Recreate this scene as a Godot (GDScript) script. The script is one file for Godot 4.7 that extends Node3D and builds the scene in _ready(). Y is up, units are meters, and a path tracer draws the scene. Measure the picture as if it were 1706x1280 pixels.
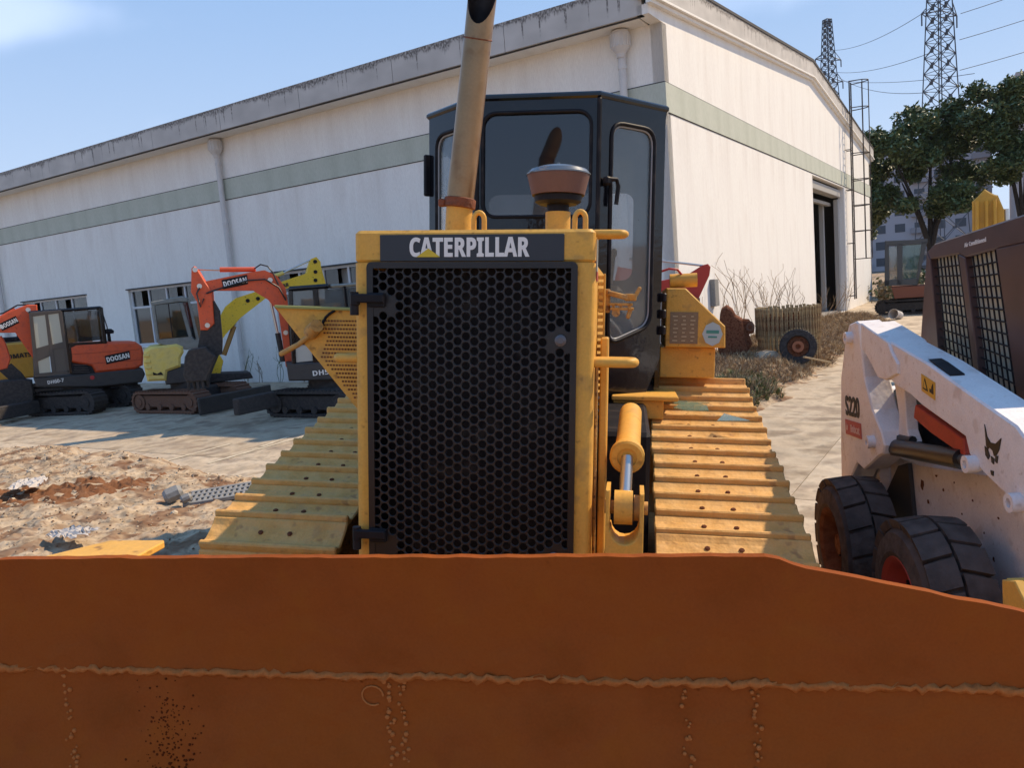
extends Node3D
# A yard of used construction machines: a yellow bulldozer, seen from in front of its blade, before a white workshop hall.
var M := {}
var rng := RandomNumberGenerator.new()
var names := {}
const BASE := 1.98            # height of the radiator guard's top above the bulldozer's own ground

# ---------- mesh helpers ----------
func S() -> SurfaceTool:
	var st := SurfaceTool.new()
	st.begin(Mesh.PRIMITIVE_TRIANGLES)
	return st

func tri(st: SurfaceTool, a: Vector3, b: Vector3, c: Vector3, n: Vector3) -> void:
	if (b - a).cross(c - a).dot(n) > 0.0:
		var t := b
		b = c
		c = t
	st.set_normal(n); st.add_vertex(a)
	st.set_normal(n); st.add_vertex(b)
	st.set_normal(n); st.add_vertex(c)

func tri3(st: SurfaceTool, a: Vector3, na: Vector3, b: Vector3, nb: Vector3, c: Vector3, nc: Vector3) -> void:
	if (b - a).cross(c - a).dot(na + nb + nc) > 0.0:
		var t := b
		b = c
		c = t
		t = nb
		nb = nc
		nc = t
	st.set_normal(na); st.add_vertex(a)
	st.set_normal(nb); st.add_vertex(b)
	st.set_normal(nc); st.add_vertex(c)

func quad(st: SurfaceTool, a: Vector3, b: Vector3, c: Vector3, d: Vector3, away: Vector3) -> void:
	# a flat quad that faces away from the point «away»
	var n := (b - a).cross(c - a)
	if n.length() < 1e-12:
		n = (c - a).cross(d - a)
	n = n.normalized()
	if n.dot((a + b + c + d) * 0.25 - away) < 0.0:
		n = -n
	tri(st, a, b, c, n)
	tri(st, a, c, d, n)

func box(st: SurfaceTool, c: Vector3, s: Vector3, bv := 0.0, bs := Basis.IDENTITY) -> void:
	var h := s * 0.5
	if bv <= 0.0:
		for ax in 3:
			for sg in [-1.0, 1.0]:
				var v := []
				for k in [[-1, -1], [1, -1], [1, 1], [-1, 1]]:
					var p := Vector3.ZERO
					p[ax] = sg * h[ax]
					p[(ax + 1) % 3] = k[0] * h[(ax + 1) % 3]
					p[(ax + 2) % 3] = k[1] * h[(ax + 2) % 3]
					v.append(c + bs * p)
				quad(st, v[0], v[1], v[2], v[3], c)
		return
	bv = minf(bv, minf(h.x, minf(h.y, h.z)) * 0.9)
	for ax in 3:
		var b1 := (ax + 1) % 3
		var b2 := (ax + 2) % 3
		for sg in [-1.0, 1.0]:
			var v := []
			for k in [[-1, -1], [1, -1], [1, 1], [-1, 1]]:
				var p := Vector3.ZERO
				p[ax] = sg * h[ax]
				p[b1] = k[0] * (h[b1] - bv)
				p[b2] = k[1] * (h[b2] - bv)
				v.append(c + bs * p)
			quad(st, v[0], v[1], v[2], v[3], c)
		for s1 in [-1.0, 1.0]:
			for s2 in [-1.0, 1.0]:
				var v := []
				for k in [[-1, 0], [1, 0], [1, 1], [-1, 1]]:
					var p := Vector3.ZERO
					p[ax] = k[0] * (h[ax] - bv)
					p[b1] = s1 * (h[b1] - (bv if k[1] == 1 else 0.0))
					p[b2] = s2 * (h[b2] - (0.0 if k[1] == 1 else bv))
					v.append(c + bs * p)
				quad(st, v[0], v[1], v[2], v[3], c)
	for i in 8:
		var sx := -1.0 if i & 1 else 1.0
		var sy := -1.0 if i & 2 else 1.0
		var sz := -1.0 if i & 4 else 1.0
		var n := bs * Vector3(sx, sy, sz).normalized()
		tri(st, c + bs * Vector3(sx * h.x, sy * (h.y - bv), sz * (h.z - bv)), c + bs * Vector3(sx * (h.x - bv), sy * h.y, sz * (h.z - bv)), c + bs * Vector3(sx * (h.x - bv), sy * (h.y - bv), sz * h.z), n)

func pairs(a: Array) -> PackedVector2Array:
	var p := PackedVector2Array()
	for i in range(0, a.size(), 2):
		p.append(Vector2(a[i], a[i + 1]))
	return p

func prism(st: SurfaceTool, poly: PackedVector2Array, z0: float, z1: float, xf := Transform3D.IDENTITY, bv := 0.0) -> void:
	# an outline in xy, drawn out from z0 to z1; bv chamfers the rims
	if z1 < z0:
		var t := z0
		z0 = z1
		z1 = t
	if Geometry2D.is_polygon_clockwise(poly):
		poly = poly.duplicate()
		poly.reverse()
	var inner := poly
	if bv > 0.0:
		var off := Geometry2D.offset_polygon(poly, -bv, Geometry2D.JOIN_MITER)
		if off.size() == 1 and off[0].size() == poly.size():
			inner = off[0]
			if Geometry2D.is_polygon_clockwise(inner):
				inner.reverse()
			var best := 0
			for i in inner.size():
				if inner[i].distance_squared_to(poly[0]) < inner[best].distance_squared_to(poly[0]):
					best = i
			var rot := PackedVector2Array()
			for i in inner.size():
				rot.append(inner[(best + i) % inner.size()])
			inner = rot
		else:
			bv = 0.0
	var idx := Geometry2D.triangulate_polygon(inner)
	for k in range(0, idx.size(), 3):
		for e in [[z0, -1.0], [z1, 1.0]]:
			var v := []
			for j in 3:
				v.append(xf * Vector3(inner[idx[k + j]].x, inner[idx[k + j]].y, e[0]))
			tri(st, v[0], v[1], v[2], (xf.basis * Vector3(0, 0, e[1])).normalized())
	var n := poly.size()
	for i in n:
		var a := poly[i]
		var b := poly[(i + 1) % n]
		var d := (b - a).normalized()
		var nn := Vector3(d.y, -d.x, 0)
		var nw := (xf.basis * nn).normalized()
		var A := xf * Vector3(a.x, a.y, z0 + bv)
		var B := xf * Vector3(b.x, b.y, z0 + bv)
		var C := xf * Vector3(b.x, b.y, z1 - bv)
		var D := xf * Vector3(a.x, a.y, z1 - bv)
		tri(st, A, B, C, nw)
		tri(st, A, C, D, nw)
		if bv > 0.0:
			var ia := inner[i]
			var ib := inner[(i + 1) % n]
			for e in [[z0, z0 + bv, -1.0], [z1, z1 - bv, 1.0]]:
				var nz := (xf.basis * (nn + Vector3(0, 0, e[2]))).normalized()
				var p0 := xf * Vector3(a.x, a.y, e[1])
				var p1 := xf * Vector3(b.x, b.y, e[1])
				var p2 := xf * Vector3(ib.x, ib.y, e[0])
				var p3 := xf * Vector3(ia.x, ia.y, e[0])
				tri(st, p0, p1, p2, nz)
				tri(st, p0, p2, p3, nz)

func lathe(st: SurfaceTool, prof: Array, seg: int, xf := Transform3D.IDENTITY) -> void:
	# prof: radius, height pairs from bottom to top; around local y
	for i in range(0, prof.size() - 2, 2):
		var r0: float = prof[i]
		var y0: float = prof[i + 1]
		var r1: float = prof[i + 2]
		var y1: float = prof[i + 3]
		var nr := Vector2(y1 - y0, r0 - r1)
		if nr.length() < 1e-9:
			continue
		nr = nr.normalized()
		for k in seg:
			var a0 := TAU * k / seg
			var a1 := TAU * (k + 1) / seg
			var e0 := Vector3(cos(a0), 0, sin(a0))
			var e1 := Vector3(cos(a1), 0, sin(a1))
			var n0 := (xf.basis * (e0 * nr.x + Vector3(0, nr.y, 0))).normalized()
			var n1 := (xf.basis * (e1 * nr.x + Vector3(0, nr.y, 0))).normalized()
			var A := xf * (e0 * r0 + Vector3(0, y0, 0))
			var B := xf * (e1 * r0 + Vector3(0, y0, 0))
			var C := xf * (e1 * r1 + Vector3(0, y1, 0))
			var D := xf * (e0 * r1 + Vector3(0, y1, 0))
			if r0 > 1e-6:
				tri3(st, A, n0, B, n1, C, n1)
			if r1 > 1e-6:
				tri3(st, A, n0, C, n1, D, n0)

func frame_of(d: Vector3) -> Basis:
	# a basis whose y axis is d
	d = d.normalized()
	var h := Vector3.RIGHT if absf(d.x) < 0.8 else Vector3.UP
	var x := h.cross(d).normalized()
	return Basis(x, d, x.cross(d).normalized())

func cyl(st: SurfaceTool, a: Vector3, b: Vector3, r: float, r2 := -1.0, seg := 12) -> void:
	if r2 < 0.0:
		r2 = r
	var L := a.distance_to(b)
	if L < 1e-6:
		return
	lathe(st, [0, 0, r, 0, r2, L, 0, L], seg, Transform3D(frame_of(b - a), a))

func tube(st: SurfaceTool, pts: Array, r: float, seg := 8, closed := false) -> void:
	var n := pts.size()
	var rings := []
	var x := Vector3.ZERO
	for i in n:
		var d: Vector3
		if closed:
			d = (pts[(i + 1) % n] - pts[(i + n - 1) % n]).normalized()
		else:
			d = (pts[mini(i + 1, n - 1)] - pts[maxi(i - 1, 0)]).normalized()
		if i == 0:
			x = frame_of(d).x
		else:
			x = (x - d * x.dot(d)).normalized()
		var z := x.cross(d)
		var ring := []
		for k in seg:
			var a := TAU * k / seg
			ring.append(x * cos(a) + z * sin(a))
		rings.append(ring)
	for i in (n if closed else n - 1):
		var j := (i + 1) % n
		for k in seg:
			var l := (k + 1) % seg
			tri3(st, pts[i] + rings[i][k] * r, rings[i][k], pts[i] + rings[i][l] * r, rings[i][l], pts[j] + rings[j][l] * r, rings[j][l])
			tri3(st, pts[i] + rings[i][k] * r, rings[i][k], pts[j] + rings[j][l] * r, rings[j][l], pts[j] + rings[j][k] * r, rings[j][k])
	if not closed:
		for e in [[0, 1], [n - 1, n - 2]]:
			var nn: Vector3 = (pts[e[0]] - pts[e[1]]).normalized()
			for k in seg:
				tri(st, pts[e[0]], pts[e[0]] + rings[e[0]][k] * r, pts[e[0]] + rings[e[0]][(k + 1) % seg] * r, nn)

func sheet_with_hole(st: SurfaceTool, outer: PackedVector2Array, hole: PackedVector2Array, z0: float, z1: float, xf := Transform3D.IDENTITY) -> void:
	# a panel with one opening: outline and opening have the same number of corners, in the same order
	var n := outer.size()
	var ctr := Vector2.ZERO
	for p in outer:
		ctr += p / n
	for i in n:
		var j := (i + 1) % n
		for e in [[z0, -1.0], [z1, 1.0]]:
			var nn := (xf.basis * Vector3(0, 0, e[1])).normalized()
			var a := xf * Vector3(outer[i].x, outer[i].y, e[0])
			var b := xf * Vector3(outer[j].x, outer[j].y, e[0])
			var c := xf * Vector3(hole[j].x, hole[j].y, e[0])
			var d := xf * Vector3(hole[i].x, hole[i].y, e[0])
			tri(st, a, b, c, nn)
			tri(st, a, c, d, nn)
		for q in [[outer, 1.0], [hole, -1.0]]:
			var P: PackedVector2Array = q[0]
			var t := P[j] - P[i]
			if t.length() < 1e-6:
				continue
			var m := Vector2(t.y, -t.x).normalized()
			if m.dot((P[i] + P[j]) * 0.5 - ctr) * q[1] < 0.0:
				m = -m
			var nn := (xf.basis * Vector3(m.x, m.y, 0)).normalized()
			var a := xf * Vector3(P[i].x, P[i].y, z0)
			var b := xf * Vector3(P[j].x, P[j].y, z0)
			var c := xf * Vector3(P[j].x, P[j].y, z1)
			var d := xf * Vector3(P[i].x, P[i].y, z1)
			tri(st, a, b, c, nn)
			tri(st, a, c, d, nn)

func rounded(x0: float, y0: float, x1: float, y1: float, r: float, k := 4) -> PackedVector2Array:
	# a rounded rectangle, counter-clockwise from the lower right corner, 4 (k + 1) points
	var p := PackedVector2Array()
	for q in [[x1 - r, y0 + r, -PI / 2], [x1 - r, y1 - r, 0.0], [x0 + r, y1 - r, PI / 2], [x0 + r, y0 + r, PI]]:
		for i in k + 1:
			var a: float = q[2] + PI / 2 * i / k
			p.append(Vector2(q[0] + r * cos(a), q[1] + r * sin(a)))
	return p

func around(x0: float, y0: float, x1: float, y1: float, k := 4) -> PackedVector2Array:
	# a plain rectangle with as many points as rounded()
	var p := PackedVector2Array()
	for q in [[x1, y0], [x1, y1], [x0, y1], [x0, y0]]:
		for i in k + 1:
			p.append(Vector2(q[0], q[1]))
	return p

# ---------- nodes ----------
func numbered(called: String) -> String:
	var n: int = names.get(called, 0)
	names[called] = n + 1
	return called if n == 0 else "%s_%03d" % [called, n]

func thing(called: String, label: String, category: String, at := Transform3D.IDENTITY, group := "") -> Node3D:
	var o := Node3D.new()
	o.name = numbered(called)
	add_child(o)
	o.transform = at
	o.set_meta("label", label)
	o.set_meta("category", category)
	if group:
		o.set_meta("group", group)
	return o

func put(called: String, st: SurfaceTool, m: Material, parent: Node3D, at := Transform3D.IDENTITY, label := "") -> MeshInstance3D:
	return put_mesh(called, st.commit(), m, parent, at, label)

func put_mesh(called: String, mesh: Mesh, m: Material, parent: Node3D, at := Transform3D.IDENTITY, label := "") -> MeshInstance3D:
	var o := MeshInstance3D.new()
	o.name = called
	o.mesh = mesh
	o.material_override = m
	o.transform = at
	parent.add_child(o, true)
	if label:
		o.set_meta("label", label)
	return o

func tag(o: Node, label: String, category: String, group := "") -> void:
	o.set_meta("label", label)
	o.set_meta("category", category)
	if group:
		o.set_meta("group", group)

func bold(weight: float) -> FontVariation:
	var f := SystemFont.new()
	f.font_names = PackedStringArray(["Droid Sans"])
	f.font_weight = 700
	var v := FontVariation.new()
	v.base_font = f
	v.variation_embolden = weight
	v.spacing_glyph = -1
	return v

func lettering(text: String, width: float, height: float, m: Material, parent: Node3D, at: Transform3D, depth := 0.003, called := "lettering") -> MeshInstance3D:
	# letters whose capitals are «height» tall and whose line is «width» long, centred on «at», facing its +z
	var t := TextMesh.new()
	t.font = bold(0.6 if text in ["CATERPILLAR", "S220", "DOOSAN", "KOMATSU", "YANMAR"] else 0.0)
	t.text = text
	t.font_size = 64
	t.pixel_size = 0.01
	t.depth = 0.01
	t.curve_step = 1.0
	var bb := t.get_aabb()
	var sx := width / maxf(bb.size.x, 0.01)
	var sy := height / maxf(bb.size.y, 0.01)
	var c := bb.position + bb.size * 0.5
	return put_mesh(called, t, m, parent, at * Transform3D(Basis.from_scale(Vector3(sx, sy, depth / 0.01)), Vector3(-c.x * sx, -c.y * sy, 0)))

# ---------- materials ----------
func noise(s: int, freq: float, oct := 4, kind := FastNoiseLite.TYPE_SIMPLEX_SMOOTH) -> FastNoiseLite:
	var n := FastNoiseLite.new()
	n.seed = s
	n.noise_type = kind
	n.frequency = freq
	n.fractal_octaves = oct
	return n

func ramp(cols: Array, t: float) -> Color:
	var x := clampf(t, 0.0, 1.0) * (cols.size() - 1)
	var i := mini(int(x), cols.size() - 2)
	return cols[i].lerp(cols[i + 1], x - i)

func patch_texture(cols: Array, s: int, freq := 0.02, oct := 4, size := 256, spots := [], contrast := 1.0) -> ImageTexture:
	# colour that wanders through «cols»; spots: [colour, threshold, frequency] lists of marks laid on top
	var img := noise(s, freq, oct).get_seamless_image(size, size)
	var fine := noise(s + 71, 0.25, 2).get_seamless_image(size, size)
	var lay := []
	for q in spots:
		lay.append(noise(s + 13 + lay.size() * 7, q[2], 3).get_seamless_image(size, size))
	var out := Image.create(size, size, true, Image.FORMAT_RGB8)
	for y in size:
		for x in size:
			var t := (img.get_pixel(x, y).r - 0.5) * contrast + 0.5
			var c := ramp(cols, t)
			var f := 0.96 + 0.08 * fine.get_pixel(x, y).r
			c = Color(c.r * f, c.g * f, c.b * f)
			for k in lay.size():
				var v: float = lay[k].get_pixel(x, y).r
				var w := smoothstep(spots[k][1] - 0.06, spots[k][1] + 0.14, v)
				if w > 0.0:
					c = c.lerp(spots[k][0], w * (spots[k][3] if spots[k].size() > 3 else 0.9))
			out.set_pixel(x, y, c)
	out.generate_mipmaps()
	return ImageTexture.create_from_image(out)

func bump_texture(s: int, freq: float, strength: float, oct := 4, size := 256) -> ImageTexture:
	var img := noise(s, freq, oct).get_seamless_image(size, size)
	img.convert(Image.FORMAT_RGBA8)
	img.bump_map_to_normal_map(strength)
	img.generate_mipmaps()
	return ImageTexture.create_from_image(img)

func surface(tex: Texture2D, rough: float, scale: float, world := false, bump: Texture2D = null, depth := 1.0, metal := 0.0) -> StandardMaterial3D:
	var m := StandardMaterial3D.new()
	m.albedo_texture = tex
	m.roughness = rough
	m.metallic = metal
	m.uv1_triplanar = true
	m.uv1_world_triplanar = world
	m.uv1_scale = Vector3.ONE * scale
	if bump:
		m.normal_enabled = true
		m.normal_texture = bump
		m.normal_scale = depth
	return m

func plain(c: Color, rough := 0.6, metal := 0.0) -> StandardMaterial3D:
	var m := StandardMaterial3D.new()
	m.albedo_color = c
	m.roughness = rough
	m.metallic = metal
	return m

func glass(c: Color, a: float, rough := 0.03) -> StandardMaterial3D:
	var m := StandardMaterial3D.new()
	m.albedo_color = Color(c.r, c.g, c.b, a)
	m.transparency = BaseMaterial3D.TRANSPARENCY_ALPHA
	m.roughness = rough
	m.metallic_specular = 0.8
	return m

func rgb(r: int, g: int, b: int) -> Color:
	return Color8(r, g, b)

func make_materials() -> void:
	var grain := bump_texture(5, 0.06, 2.0)
	var rough_b := bump_texture(6, 0.03, 6.0, 5)
	M.cat = surface(patch_texture([rgb(211, 157, 68), rgb(217, 164, 76), rgb(213, 161, 78), rgb(206, 153, 71)], 3, 0.012, 4, 256, [[rgb(120, 82, 44), 0.80, 0.05, 0.6], [rgb(150, 120, 80), 0.74, 0.02, 0.35]]), 0.48, 1.1, false, grain, 0.25)
	M.cat_dirty = surface(patch_texture([rgb(150, 108, 56), rgb(184, 136, 66), rgb(192, 146, 78), rgb(160, 124, 80)], 8, 0.02, 5, 256, [[rgb(92, 60, 36), 0.72, 0.06, 0.8], [rgb(140, 118, 92), 0.66, 0.03, 0.5]]), 0.72, 1.6, false, rough_b, 0.5)
	M.shoe = []
	for k in 4:
		M.shoe.append(surface(patch_texture([rgb(196, 144, 72), rgb(208, 156, 82), rgb(213, 164, 94), rgb(200, 150, 90)], 40 + k * 5, 0.022, 5, 256, [[rgb(128, 84, 50), 0.82, 0.03, 0.5], [rgb(176, 140, 98), 0.72, 0.02, 0.35]]), 0.72, 1.1, false, rough_b, 0.35))
	M.blade = surface(patch_texture([rgb(136, 71, 28), rgb(143, 75, 31), rgb(139, 72, 32), rgb(130, 67, 28)], 21, 0.006, 5, 512, [[rgb(96, 50, 20), 0.88, 0.06, 0.4], [rgb(146, 84, 30), 0.76, 0.012, 0.25]]), 0.62, 0.9, false, rough_b, 0.3)
	M.blade.metallic_specular = 0.15
	M.weld = surface(patch_texture([rgb(158, 92, 46), rgb(176, 108, 60), rgb(168, 100, 52)], 24, 0.08, 3, 128), 0.7, 6.0, false, rough_b, 0.8)
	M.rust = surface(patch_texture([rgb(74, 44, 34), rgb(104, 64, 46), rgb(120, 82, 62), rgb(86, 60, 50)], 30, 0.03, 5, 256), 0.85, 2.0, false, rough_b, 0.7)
	M.soil_rust = surface(patch_texture([rgb(96, 72, 60), rgb(120, 88, 72), rgb(104, 84, 74), rgb(140, 110, 92)], 31, 0.03, 5, 256), 0.9, 2.0, false, rough_b, 0.7)
	M.black = surface(patch_texture([rgb(26, 25, 28), rgb(34, 32, 35), rgb(40, 37, 38)], 33, 0.02, 4, 128, [[rgb(86, 76, 68), 0.74, 0.03, 0.4]]), 0.5, 1.5)
	M.grille = surface(patch_texture([rgb(31, 28, 30), rgb(37, 33, 34), rgb(41, 38, 38)], 34, 0.02, 4, 128), 0.45, 1.5)
	M.grille.metallic_specular = 0.3
	M.black.metallic_specular = 0.25
	M.cat.metallic_specular = 0.3
	M.dark = plain(rgb(46, 43, 42), 0.9)
	M.cabpaint = surface(patch_texture([rgb(14, 14, 19), rgb(18, 18, 23), rgb(23, 23, 27)], 36, 0.012, 4, 256, [[rgb(66, 63, 62), 0.84, 0.03, 0.3]]), 0.12, 1.0, false, grain, 0.1)
	M.rubber = surface(patch_texture([rgb(38, 36, 36), rgb(58, 55, 54), rgb(76, 71, 68)], 37, 0.03, 4, 256), 0.85, 2.0, false, rough_b, 0.4)
	M.tyre = surface(patch_texture([rgb(70, 63, 60), rgb(88, 79, 75), rgb(102, 92, 87)], 38, 0.02, 5, 256), 0.88, 2.0, false, rough_b, 0.5)
	M.steel = plain(rgb(200, 196, 190), 0.3, 0.9)
	M.exhaust = surface(patch_texture([rgb(124, 94, 64), rgb(158, 124, 88), rgb(150, 118, 84), rgb(122, 84, 54)], 39, 0.02, 4, 256, [[rgb(100, 62, 38), 0.82, 0.03, 0.5]]), 0.34, 1.0, false, grain, 0.15, 0.65)
	M.rustclamp = surface(patch_texture([rgb(92, 50, 30), rgb(126, 70, 42), rgb(108, 60, 40)], 42, 0.05, 4, 128), 0.8, 4.0, false, rough_b, 0.8)
	M.cleaner = surface(patch_texture([rgb(100, 68, 58), rgb(110, 76, 65), rgb(105, 72, 62)], 43, 0.02, 3, 128), 0.5, 2.0)
	M.nameplate = plain(rgb(34, 33, 40), 0.35)
	M.white_letter = plain(rgb(226, 222, 216), 0.5)
	M.black_letter = plain(rgb(24, 22, 22), 0.5)
	M.yellow_mark = plain(rgb(206, 176, 40), 0.5)
	M.glass = glass(rgb(14, 18, 28), 0.62)
	M.clear = glass(rgb(120, 130, 134), 0.22)
	M.dark_glass = glass(rgb(26, 30, 32), 0.62)
	M.shard = glass(rgb(110, 140, 120), 0.45)
	M.bobwhite = surface(patch_texture([rgb(218, 210, 208), rgb(225, 218, 215), rgb(230, 223, 220), rgb(220, 210, 206)], 44, 0.012, 4, 256, [[rgb(188, 172, 160), 0.76, 0.02, 0.4], [rgb(170, 150, 136), 0.84, 0.05, 0.4]]), 0.55, 1.2, false, grain, 0.3)
	M.bobbrown = surface(patch_texture([rgb(66, 46, 42), rgb(78, 54, 50), rgb(84, 60, 54)], 45, 0.015, 4, 256), 0.4, 1.2)
	M.bobred = surface(patch_texture([rgb(160, 56, 40), rgb(176, 64, 46), rgb(150, 56, 42)], 46, 0.02, 4, 128), 0.6, 2.0)
	M.hose = plain(rgb(22, 20, 22), 0.35)
	M.orange = surface(patch_texture([rgb(206, 80, 38), rgb(216, 88, 44), rgb(210, 86, 48), rgb(192, 78, 46)], 47, 0.015, 4, 256, [[rgb(96, 52, 40), 0.78, 0.05, 0.5]]), 0.55, 1.2)
	M.yanmar = surface(patch_texture([rgb(220, 192, 92), rgb(226, 200, 104), rgb(220, 196, 112), rgb(204, 180, 98)], 48, 0.015, 4, 256, [[rgb(130, 112, 66), 0.86, 0.05, 0.4]]), 0.6, 1.2)
	M.boomyellow = surface(patch_texture([rgb(226, 184, 38), rgb(232, 192, 46), rgb(224, 186, 52)], 49, 0.015, 4, 128, [[rgb(70, 60, 30), 0.82, 0.1, 0.8]]), 0.6, 1.2)
	M.komatsu = surface(patch_texture([rgb(196, 144, 44), rgb(206, 152, 50), rgb(192, 142, 54)], 50, 0.015, 4, 128), 0.6, 1.2)
	M.cabgrey = surface(patch_texture([rgb(118, 120, 114), rgb(130, 132, 126), rgb(110, 112, 106)], 51, 0.02, 4, 128), 0.6, 1.2)
	M.undercar = surface(patch_texture([rgb(40, 37, 37), rgb(54, 50, 49), rgb(70, 64, 60)], 52, 0.03, 5, 256), 0.85, 1.5, false, rough_b, 0.6)
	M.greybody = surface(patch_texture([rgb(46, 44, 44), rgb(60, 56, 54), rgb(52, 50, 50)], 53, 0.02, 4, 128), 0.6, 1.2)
	M.wall = surface(patch_texture([rgb(224, 219, 212), rgb(231, 227, 221), rgb(235, 232, 226), rgb(227, 222, 215)], 60, 0.008, 5, 512 , [[rgb(216, 210, 203), 0.78, 0.02, 0.25]], 1.0), 0.85, 0.10)
	M.band = surface(patch_texture([rgb(176, 180, 166), rgb(184, 188, 174), rgb(190, 193, 180)], 61, 0.01, 4, 256), 0.85, 0.2)
	M.trim = plain(rgb(60, 58, 58), 0.8)
	M.pipe = surface(patch_texture([rgb(196, 192, 190), rgb(208, 205, 202)], 62, 0.02, 3, 128), 0.6, 1.0)
	M.frame = plain(rgb(206, 206, 208), 0.5)
	M.interior = plain(rgb(150, 144, 138), 0.9)
	M.shutter = plain(rgb(176, 172, 166), 0.5)
	M.roof = surface(patch_texture([rgb(96, 92, 88), rgb(120, 116, 110)], 63, 0.03, 3, 128), 0.9, 0.5)
	M.fascia = surface(stain_texture(), 0.9, 1.0)
	M.fascia.uv1_triplanar = false
	M.concrete = []
	for k in 4:
		var d := k * 5
		M.concrete.append(surface(patch_texture([rgb(166 - d, 149 - d, 126 - d), rgb(184 - d, 166 - d, 142 - d), rgb(193 - d, 176 - d, 152 - d), rgb(152 - d, 134 - d, 112 - d)], 70 + k, 0.012, 5, 512, [[rgb(118, 100, 84), 0.66, 0.012, 0.4], [rgb(96, 84, 74), 0.76, 0.06, 0.4]], 1.4), 0.92, 0.18, true, rough_b, 0.35))
	M.joint = plain(rgb(84, 74, 64), 0.95)
	M.paint = surface(patch_texture([rgb(206, 192, 166), rgb(184, 168, 142), rgb(212, 200, 176)], 76, 0.04, 4, 128), 0.85, 1.0, true)
	M.soil = surface(patch_texture([rgb(148, 126, 102), rgb(176, 156, 130), rgb(190, 171, 146), rgb(158, 136, 112)], 77, 0.02, 6, 512, [[rgb(104, 70, 50), 0.60, 0.015, 0.75], [rgb(116, 98, 82), 0.64, 0.14, 0.7]], 1.7), 0.95, 0.30, true, rough_b, 1.0)
	M.gravel = surface(patch_texture([rgb(130, 116, 102), rgb(168, 152, 134), rgb(190, 176, 158)], 78, 0.03, 4, 128), 0.95, 3.0)
	M.stone = [plain(rgb(172, 152, 126), 0.95), plain(rgb(146, 122, 98), 0.95), plain(rgb(190, 174, 150), 0.95), plain(rgb(112, 80, 58), 0.95)]
	M.brown_soil = surface(patch_texture([rgb(92, 60, 42), rgb(116, 78, 54), rgb(132, 94, 68), rgb(98, 68, 50)], 82, 0.04, 5, 256), 0.95, 0.8, true, rough_b, 1.0)
	M.straw = [plain(rgb(176, 152, 116), 0.9), plain(rgb(150, 124, 92), 0.9), plain(rgb(128, 106, 82), 0.9)]
	M.weed = plain(rgb(92, 98, 58), 0.9)
	M.plastic = plain(rgb(186, 178, 170), 0.7)
	M.iron = surface(patch_texture([rgb(110, 108, 106), rgb(140, 138, 134), rgb(126, 122, 118)], 79, 0.05, 3, 128), 0.7, 3.0)
	M.trackrust = surface(patch_texture([rgb(150, 130, 92), rgb(172, 150, 110), rgb(142, 116, 84), rgb(120, 90, 68)], 80, 0.03, 4, 128), 0.9, 2.0, false, rough_b, 0.6)
	M.bark = surface(patch_texture([rgb(44, 38, 34), rgb(62, 54, 48)], 81, 0.05, 4, 128), 0.95, 1.0)
	M.pylon = plain(rgb(74, 78, 86), 0.6)
	M.ladder = plain(rgb(70, 62, 58), 0.7)
	M.seat = plain(rgb(92, 78, 70), 0.9)
	for k in [M.weld, M.rust, M.soil, M.brown_soil, M.soil_rust, M.tyre]:
		k.metallic_specular = 0.15
	M.grille.metallic_specular = 0.42
	M.grille.roughness = 0.36
	M.glass.metallic_specular = 1.0
	M.clear.metallic_specular = 1.0
	# rain streaks: the plaster's patches are drawn out downwards
	M.wall.uv1_scale = Vector3(0.34, 0.055, 0.34)
	M.band.uv1_scale = Vector3(0.4, 0.1, 0.4)

func stain_texture() -> ImageTexture:
	# weathered cement rendering: dark algae runs that start at the top rim
	var w := 1024
	var h := 64
	var out := Image.create(w, h, true, Image.FORMAT_RGB8)
	var a := noise(90, 0.05, 4)
	var b := noise(91, 0.012, 3)
	var c := noise(92, 0.35, 2)
	for x in w:
		var len := clampf(0.10 + 0.55 * (a.get_noise_1d(x) * 0.5 + 0.5) * (b.get_noise_1d(x) + 0.55) + 0.12 * c.get_noise_1d(x), 0.02, 0.95)
		if c.get_noise_1d(x * 0.37 + 400.0) > 0.52:
			len = 0.9
		for y in h:
			var t := float(y) / h
			var k := (1.0 - smoothstep(len * 0.4, len, t)) * 0.8 * clampf(0.6 + 0.9 * c.get_noise_2d(x, y * 0.3), 0.0, 1.0)
			var base := 0.74 + 0.06 * b.get_noise_2d(x, y)
			out.set_pixel(x, y, Color(base, base * 0.975, base * 0.945).lerp(Color(0.27, 0.25, 0.24), clampf(k, 0.0, 0.85)))
	out.generate_mipmaps()
	return ImageTexture.create_from_image(out)

# ---------- the place ----------
const CORNER := Vector3(3.512, 0, -16.0)
const ALONG := Vector3(-0.8447, 0, -0.5352)     # along the long wall, away from the corner
const INTO := Vector3(0.5352, 0, -0.8447)       # along the gable
const SUN_TO := Vector3(0.648, 0.700, -0.292)

func bulldozer_place() -> Transform3D:
	var b := Basis(Vector3.UP, -0.160) * Basis(Vector3.RIGHT, -0.039) * Basis(Vector3.BACK, -0.083)
	return Transform3D(b, Vector3(-0.106, 2.290, -2.982) - b * Vector3(0, BASE, 0))

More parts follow.
